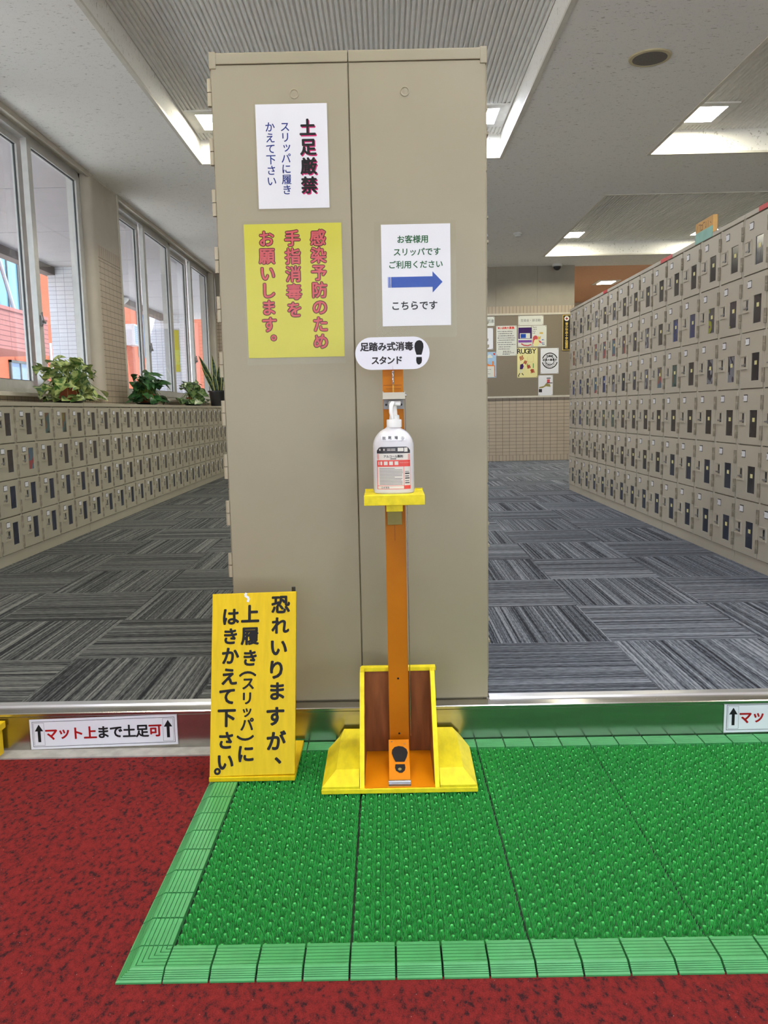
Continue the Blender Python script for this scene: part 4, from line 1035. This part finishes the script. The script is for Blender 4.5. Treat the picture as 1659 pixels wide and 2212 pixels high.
def scrib(tx_, x0, x1, z0, z1, rows, h, seed):
    r = random.Random(seed)
    for k in range(rows):
        z = z1 - (z1 - z0) * (k + 0.5) / rows; x = x0 + r.random() * 0.02
        end = x1 - r.random() * 0.09
        while x < end:
            w = 0.006 + r.random() * 0.02; tx_.rect(x, min(x + w, end), z - h / 2, z + h / 2 * (0.4 + 0.6 * r.random())); x += w + 0.006
    return tx_
t = pinned('small white caption card at the top left of the notice board, partly behind the locker', 1.30, 1.683, 2.064, 2.202, name='caption_card', cat='card')
Text().h('関連', 1.62, 2.135, 0.058).build('lettering', 'ink_grey', t, PL(0.0032))
t = pinned('blank white sheet below the partly hidden caption card on the notice board', 1.36, 1.660, 1.715, 2.033, 'paper', name='paper_sheet', cat='paper')
t = pinned('handwritten white poster with an orange heading on the notice board', 1.710, 2.022, 1.613, 2.062)
Text(0.03).h('新入部員', 1.80, 2.030, 0.036, 0.033).h('大募集', 1.925, 2.030, 0.040).build('lettering', 'ink_scarlet', t, PL(0.0032))
scrib(Text(), 1.725, 2.005, 1.70, 1.995, 9, 0.012, 3).build('handwriting', 'ink_grey', t, PL(0.0032))
scrib(Text(), 1.80, 2.0, 1.625, 1.69, 3, 0.010, 5).build('handwriting', 'ink_dark', t, PL(0.0032))
t = pinned('pale blue poster with a house drawing at the lower left of the board', 1.42, 1.709, 1.288, 1.675, 'ink_sky')
Text().poly([(1.42, 1.50), (1.58, 1.50), (1.60, 1.485), (1.69, 1.47), (1.69, 1.30), (1.42, 1.30)]).build('house_roof', 'ink_orange', t, PL(0.0028))
Text().rect(1.42, 1.675, 1.295, 1.46).build('house_front', 'paper_board', t, PL(0.0032))
Text().poly([(1.565, 1.585), (1.648, 1.585), (1.656, 1.600), (1.648, 1.615), (1.636, 1.617), (1.628, 1.634), (1.608, 1.640), (1.592, 1.632), (1.584, 1.618), (1.568, 1.612), (1.558, 1.598)]).build('cloud', 'paper_board', t, PL(0.0032))
Text().ring(1.69, 1.655, 0, 0.03, PI, 1.5 * PI, 12).build('sun_drawing', 'ink_scarlet', t, PL(0.0034))
Text().rect(1.647, 1.668, 1.475, 1.535).build('chimney', 'ink_orange', t, PL(0.0034))
scrib(Text(), 1.44, 1.66, 1.33, 1.43, 3, 0.008, 9).build('handwriting', 'ink_grey', t, PL(0.0036))
t = pinned('white caption card in the top middle of the notice board', 2.044, 2.427, 2.062, 2.206, name='caption_card', cat='card')
Text().h('生徒会・部活動', 2.232, 2.136, 0.044).build('lettering', 'ink_grey', t, PL(0.0032))
t = pinned('purple poster with a stage picture below the caption card', 2.040, 2.253, 1.740, 2.055)
Text().rect(2.046, 2.250, 1.862, 2.03).build('picture', 'ink_purple', t, PL(0.0030))
Text().rect(2.068, 2.225, 1.868, 1.945).build('stage', 'paper_board', t, PL(0.0033))
Text().rect(2.078, 2.160, 1.874, 1.935).build('screen_print', 'ink_blue', t, PL(0.0036))
Text().rect(2.046, 2.250, 1.806, 1.842).build('stripe', 'ink_violet', t, PL(0.0033))
Text().line([(2.09, 1.79), (2.13, 1.765), (2.19, 1.758), (2.245, 1.775)], 0.018).build('brush_stroke', 'ink_coral', t, PL(0.0033))
t = pinned('white poster with a red and yellow drawing beside the purple poster', 2.256, 2.475, 1.742, 2.056)
Text().ring(2.305, 1.87, 0, 0.038, n=16).poly([(2.262, 1.75), (2.285, 1.83), (2.272, 1.86), (2.262, 1.83)]).poly([(2.35, 1.84), (2.39, 1.82), (2.405, 1.79), (2.37, 1.80)]).build('red_shape', 'ink_coral', t, PL(0.0031))
Text().poly([(2.275, 1.745), (2.34, 1.745), (2.37, 1.80), (2.34, 1.85), (2.30, 1.85), (2.28, 1.80)]).build('cream_shape', 'paper_cream', t, PL(0.0034))
Text().poly([(2.335, 1.87), (2.345, 1.90), (2.365, 1.885), (2.39, 1.90), (2.38, 1.85), (2.35, 1.845)]).rect(2.37, 2.42, 1.93, 1.955).build('yellow_shape', 'ink_gold', t, PL(0.0037))
scrib(Text(), 2.262, 2.38, 1.93, 2.045, 4, 0.012, 12).build('handwriting', 'ink_grey', t, PL(0.0033))
scrib(Text(), 2.40, 2.46, 1.76, 1.90, 6, 0.014, 14).build('handwriting', 'ink_blue', t, PL(0.0033))
t = pinned('cream poster headed RUGBY with a running player drawing', 2.030, 2.340, 1.278, 1.725, 'paper_cream')
T = Text(0.012)
for k, c in enumerate('RUGBY'): T.ch(c, 2.075 + k * 0.058, 1.675 + 0.004, 0.105)
T.build('lettering', 'black', t, PL(0.0032))
for c, a, b, z, q in (('部', 2.095, 1.575, 0.070, 0.35), ('員', 2.152, 1.508, 0.060, -0.4), ('募', 2.205, 1.440, 0.060, 0.3), ('集', 2.262, 1.375, 0.068, 0.2)):
    Text(0.02).ch(c, a, b, z, q).build('red_character', 'ink_red', t, PL(0.0032))
Text().poly([(2.075, 1.475), (2.115, 1.49), (2.128, 1.45), (2.11, 1.405), (2.07, 1.405)]).build('player_shirt', 'ink_purple', t, PL(0.0034))
Text().line([(2.065, 1.53), (2.08, 1.48)], 0.006).line([(2.12, 1.46), (2.155, 1.395)], 0.006).line([(2.085, 1.40), (2.07, 1.35)], 0.012).line([(2.105, 1.40), (2.10, 1.35)], 0.012).build('player_limb', 'paper_board', t, PL(0.0033))
Text().line([(2.07, 1.345), (2.045, 1.305), (2.06, 1.295)], 0.011).line([(2.10, 1.345), (2.125, 1.315)], 0.011).build('player_boot', 'black', t, PL(0.0034))
Text().rect(2.182, 2.192, 1.45, 1.49).rect(2.268, 2.280, 1.42, 1.49).build('goal_pad', 'ink_lime', t, PL(0.0033))
Text().rect(2.186, 2.189, 1.51, 1.60).rect(2.272, 2.275, 1.51, 1.60).rect(2.186, 2.275, 1.51, 1.513).build('goal_post', 'ink_gold', t, PL(0.0033))
t = pinned('white poster with a round black emblem on the right of the board', 2.386, 2.661, 1.331, 1.715, 'paper')
Text().ring(2.527, 1.526, 0.106, 0.121, 0.3, PI - 0.3).ring(2.527, 1.526, 0.106, 0.121, PI + 0.2, 2 * PI - 0.2).ring(2.527, 1.526, 0.060, 0.070).ring(2.527, 1.526, 0.085, 0.088).build('emblem', 'ink_dark', t, PL(0.0032))
Text(0.03).h('弓道部', 2.522, 1.597, 0.036).h('部員大募集中', 2.527, 1.538, 0.036, 0.037).build('lettering', 'black', t, PL(0.0036))
scrib(Text(), 2.445, 2.61, 1.43, 1.50, 4, 0.008, 21).build('emblem_text', 'ink_grey', t, PL(0.0034))
t = pinned('small white poster with a brown drawing at the bottom right of the board', 2.353, 2.575, 0.998, 1.307, 'paper')
Text().poly([(2.36, 1.11), (2.42, 1.115), (2.47, 1.14), (2.54, 1.13), (2.535, 1.17), (2.47, 1.185), (2.44, 1.145), (2.37, 1.13)]).build('brown_shape', 'raw_wood', t, PL(0.0031))
Text().poly([(2.485, 1.19), (2.53, 1.19), (2.53, 1.245), (2.485, 1.245)]).build('pink_shape', 'ink_coral', t, PL(0.0031))
Text().rect(2.36, 2.41, 1.05, 1.10).rect(2.48, 2.54, 1.255, 1.268).rect(2.48, 2.57, 1.183, 1.195).build('dark_shape', 'ink_dark', t, PL(0.0033))
t = thing('name_plaque', 'narrow black plaque with gold vertical writing at the right end of the board', 'plaque', (2.777, YP, 1.68))
MB().box(2.716, 2.838, YP - 0.016, YP, 1.676, 2.206).build('frame', 'ink_gold', t, bevel=0.002)
MB().box(2.726, 2.828, YP - 0.0175, YP - 0.0158, 1.686, 2.196).build('panel', 'black', t)
Text(0.04).v('青少年赤十字加盟校', 2.777, 2.072, 1.722, 0.045).build('lettering', 'ink_gold', t, PL(0.0180))
Text().ring(2.777, 2.150, 0.0, 0.038, n=28).build('emblem', 'card', t, PL(0.0180))
Text().rect(2.770, 2.784, 2.130, 2.170).rect(2.757, 2.797, 2.143, 2.157).build('cross', 'ink_red', t, PL(0.0185))
Text().ring(2.777, 2.150, 0.030, 0.033, n=28).build('emblem_ring', 'ink_gold', t, PL(0.0185))
# second small board on the far left of the back wall
t = thing('side_board', 'white framed board with teal paper behind the snake plant', 'notice board', (-2.0, YN, 1.0))
MB().box(-2.46, -1.4, YN - 0.03, YN, 1.02, 2.20).build('frame', 'card', t)
MB().box(-2.385, -1.44, YN - 0.033, YN - 0.03, 1.1, 2.12).build('panel', 'ink_dark', t)
MB().box(-2.37, -2.1, YN - 0.036, YN - 0.033, 1.58, 1.80).build('paper', paint('teal_paper', rgb(30, 130, 130)), t)

# ceiling fittings
t = thing('ceiling_speaker', 'round brown mesh loudspeaker set in the ceiling', 'speaker', (1.66, 5.245, ZC))
MB().lathe((1.66, 5.245, ZC), [(0.128, 0.0), (0.124, -0.008), (0.104, -0.010), (0.102, 0.0)], 40).build('rim', 'speaker_rim', t, smooth=True)
MB().lathe((1.66, 5.245, ZC), [(0.103, -0.0), (0.103, -0.0085), (0.05, -0.0105), (0.001, -0.011)], 40).build('grille', 'speaker', t, smooth=True)
t = thing('smoke_detector', 'small white smoke detector on the ceiling between the coffers', 'smoke detector', (1.66, 10.19, ZC))
MB().lathe((1.66, 10.19, ZC), [(0.055, 0.0), (0.055, -0.02), (0.04, -0.024), (0.036, -0.045), (0.001, -0.048)], 24).build('housing', 'white_plastic', t, smooth=True)
t = thing('dome_camera', 'dark dome security camera on the ceiling before the back wall', 'camera', (2.61, 12.42, ZC))
MB().lathe((2.61, 12.42, ZC), [(0.075, 0.0), (0.075, -0.03), (0.06, -0.036), (0.001, -0.036)], 24).build('base', 'white_plastic', t, smooth=True)
MB().lathe((2.61, 12.42, ZC - 0.036), [(0.056 * math.cos(a), -0.056 * math.sin(a)) for a in [PI / 2 * i / 8 * 0.99 for i in range(9)]], 24).build('dome', 'black_plastic', t, smooth=True)

# orange cardboard sign on the right lockers
t = thing('cardboard_sign', 'orange cardboard sign fixed with mint green tape on top of the right lockers', 'sign', (1.83, 4.68, 1.7675))
MB().box(1.822, 1.847, 4.60, 4.855, 1.7685, 1.862).build('board', 'card_orange', t, bevel=0.001)
MB().box(1.8183, 1.8218, 4.60, 4.845, 1.745, 1.805).build('tape', 'tape_mint', t)
T = Text()
for k, pts in enumerate(([(0, 0), (.5, 1)], [(0, 1), (1, 1), (.8, 0)], [(0, .8), (1, .8), (1, 0), (0, 0)], [(0, 1), (1, 1)], [(.5, 1), (.5, 0), (.2, .2)], [(.4, 1), (.4, 0)], [(.4, .6), (.9, .3)])):
    T.line([(4.62 + k * 0.031 + a * 0.026, 1.812 + b * 0.034) for a, b in pts], 0.003)
T.build('handwriting', 'ink_dark', t, lambda a, b: (1.8214, 9.455 - a, b))

# ------------------------------------------------------------------ plants on the low lockers
ZL = 0.921
def leaf(mb, base, d, up, ln, wd, droop=0.25, fold=0.15):
    d = Vector(d).normalized(); side = d.cross(Vector(up)).normalized(); n = side.cross(d).normalized(); base = Vector(base)
    cs = [(0.0, 0.05), (0.12, 0.75), (0.35, 1.0), (0.6, 0.8), (0.82, 0.4), (1.0, 0.02)]
    rows = []
    for f, w in cs:
        c = base + d * (ln * f) - Vector((0, 0, 1)) * (droop * ln * f * f)
        rows.append([c + side * (wd * w / 2) + n * (fold * wd * w), c, c - side * (wd * w / 2) + n * (fold * wd * w)])
    vs = [p for r in rows for p in r]; fs = []
    for k in range(len(cs) - 1):
        fs += [(3 * k, 3 * k + 1, 3 * k + 4, 3 * k + 3), (3 * k + 1, 3 * k + 2, 3 * k + 5, 3 * k + 4)]
    mb.add(vs, fs)
def bushy(label, x, y, mat, pot_mat, pr, ph, nl, spread, h, ln, wd, seed, trail=0.4, saucer=True):
    r = random.Random(seed); z0 = ZL
    t = thing('potted_plant', label, 'plant', (x, y, z0), 'potted plants on the low lockers')
    if saucer: MB().lathe((x, y, z0), [(pr * 1.05, 0), (pr * 1.35, 0.025), (pr * 1.3, 0.026), (pr * 1.0, 0.006)], 24).build('saucer', 'black_plastic', t, smooth=True)
    MB().lathe((x, y, z0 + 0.006), [(pr * 0.72, 0), (pr * 0.95, ph - 0.02), (pr * 1.04, ph - 0.02), (pr * 1.04, ph), (pr * 0.92, ph), (pr * 0.9, ph - 0.012)], 24).build('pot', pot_mat, t, smooth=True)
    MB().lathe((x, y, z0 + ph - 0.014), [(pr * 0.9, 0), (pr * 0.5, 0.006), (0.001, 0.008)], 16).build('soil', 'soil', t)
    lf, sm_ = MB(), MB()
    for k in range(nl):
        a = r.random() * 2 * PI; hang = r.random() < trail
        if hang:
            rad = spread * (0.55 + 0.5 * r.random()); zt2 = z0 + 0.02 + r.random() * ph * 0.9; mid = z0 + ph + 0.03 + 0.05 * r.random()
        else:
            rad = spread * (0.1 + 0.75 * r.random() ** 0.8); zt2 = z0 + ph + h * (0.25 + 0.75 * r.random()) * (1 - 0.45 * (rad / spread) ** 2); mid = z0 + ph + 0.03
        tx_, ty_ = x + rad * math.cos(a) * 0.55, y + rad * math.sin(a)
        tx_ = min(max(tx_, XW + 0.13), x + 0.13)
        b0 = (x + pr * 0.4 * math.cos(a), y + pr * 0.4 * math.sin(a), z0 + ph - 0.01)
        m1 = (x + (tx_ - x) * 0.55, y + (ty_ - y) * 0.55, max(mid, (z0 + ph + zt2) / 2 + 0.02))
        sm_.tube([b0, m1, (tx_, ty_, zt2)], [0.003, 0.0025, 0.0018], 5)
        d = Vector((math.cos(a) * (0.5 + r.random()) + (r.random() - 0.5), math.sin(a) * (0.7 + r.random()) + (r.random() - 0.5) * 0.9, (r.random() - 0.55) * 1.2 if not hang else -0.4 + 0.5 * r.random()))
        if tx_ < XW + 0.2: d.x = abs(d.x) * 0.6
        if tx_ > x + 0.08: d.x = -abs(d.x) * 0.3 + 0.1
        L2 = ln * (0.7 + 0.6 * r.random())
        if zt2 + min(0, d.normalized().z) * L2 - 0.2 * L2 < z0 + 0.005: zt2 = z0 + 0.01 + 0.25 * L2; d.z = abs(d.z) * 0.2
        leaf(lf, (tx_, ty_, zt2), d, (0.35 + (r.random() - .5) * 0.8, -0.5 + (r.random() - .5) * 0.8, 1), L2, wd * (0.8 + 0.5 * r.random()) * L2 / ln, 0.15 + 0.2 * r.random())
    lf.build('foliage', mat, t, smooth=True); sm_.build('stems', 'stem', t)
    return t
bushy('large trailing plant with cream variegated leaves, nearest on the low lockers', -2.33, 5.98, 'leaf_var', 'terra_pot', 0.085, 0.13, 120, 0.40, 0.20, 0.115, 0.066, 4, 0.45)
bushy('bushy dark green plant standing before the second window on the low lockers', -2.33, 7.95, 'leaf_dark', 'terra_pot', 0.08, 0.10, 130, 0.30, 0.22, 0.13, 0.062, 8, 0.35)
bushy('small trailing green plant between the dark bushy plant and the snake plant', -2.33, 9.85, 'leaf_mid', 'terra_pot', 0.075, 0.10, 75, 0.36, 0.20, 0.12, 0.08, 15, 0.45)
t = thing('snake_plant', 'tall snake plant with yellow edged leaves in a black pot beside the locker block edge', 'plant', (-2.33, 11.35, ZL), 'potted plants on the low lockers')
MB().lathe((-2.33, 11.35, ZL), [(0.10, 0), (0.125, 0.20), (0.14, 0.20), (0.14, 0.22), (0.12, 0.22), (0.118, 0.20)], 24).build('pot', 'black_plastic', t, smooth=True)
MB().lathe((-2.33, 11.35, ZL + 0.20), [(0.119, 0), (0.06, 0.008), (0.001, 0.01)], 16).build('soil', 'soil', t)
r = random.Random(5)
for bx, by, tx_, ty_, hh, w in ((-2.37, 11.33, -2.52, 11.10, 0.50, 0.075), (-2.35, 11.40, -2.40, 11.40, 0.52, 0.07), (-2.31, 11.32, -2.28, 11.25, 0.36, 0.085), (-2.38, 11.30, -2.50, 11.18, 0.34, 0.06), (-2.29, 11.38, -2.24, 11.42, 0.40, 0.06), (-2.33, 11.28, -2.36, 11.22, 0.26, 0.07)):
    rows = []; a_, b_ = MB(), [MB(), MB()]
    for i in range(9):
        f = i / 8; c = Vector((bx + (tx_ - bx) * f ** 1.3, by + (ty_ - by) * f ** 1.3, ZL + 0.19 + hh * f)); ww = w * (0.62 + 0.9 * f * (1 - f) * 1.6) * (1 if f < 0.72 else max(0.03, (1 - f) / 0.28) ** 0.7)
        rows.append((c, ww))
    for k in range(8):
        (c0, w0), (c1, w1) = rows[k], rows[k + 1]; sx_ = Vector((0.95, 0.25, 0)); n_ = Vector((-0.25, 0.95, 0)) * 0.012
        g0, g1 = w0 * 0.36, w1 * 0.36
        a_.add([c0 - sx_ * g0, c0 + n_, c0 + sx_ * g0, c1 + sx_ * g1, c1 + n_, c1 - sx_ * g1], [(0, 1, 4, 5), (1, 2, 3, 4)])
        for s_ in (-1, 1): b_[(s_ + 1) // 2].add([c0 + sx_ * s_ * g0, c0 + sx_ * s_ * w0 / 2, c1 + sx_ * s_ * w1 / 2, c1 + sx_ * s_ * g1], [(0, 1, 2, 3)])
    fo = a_.build('leaf', 'snake', t, smooth=True)
    for e_ in b_: e_.build('leaf_edge', 'snake_edge', fo)
tag(MB().prism([(-2.215, ZL), (-2.155, ZL), (-2.165, ZL + 0.19), (-2.20, ZL + 0.19)], 'y', 11.33, 11.36).build('card_stand', 'yellow_wood'), 'small yellow card standing right of the black snake plant pot', 'card')
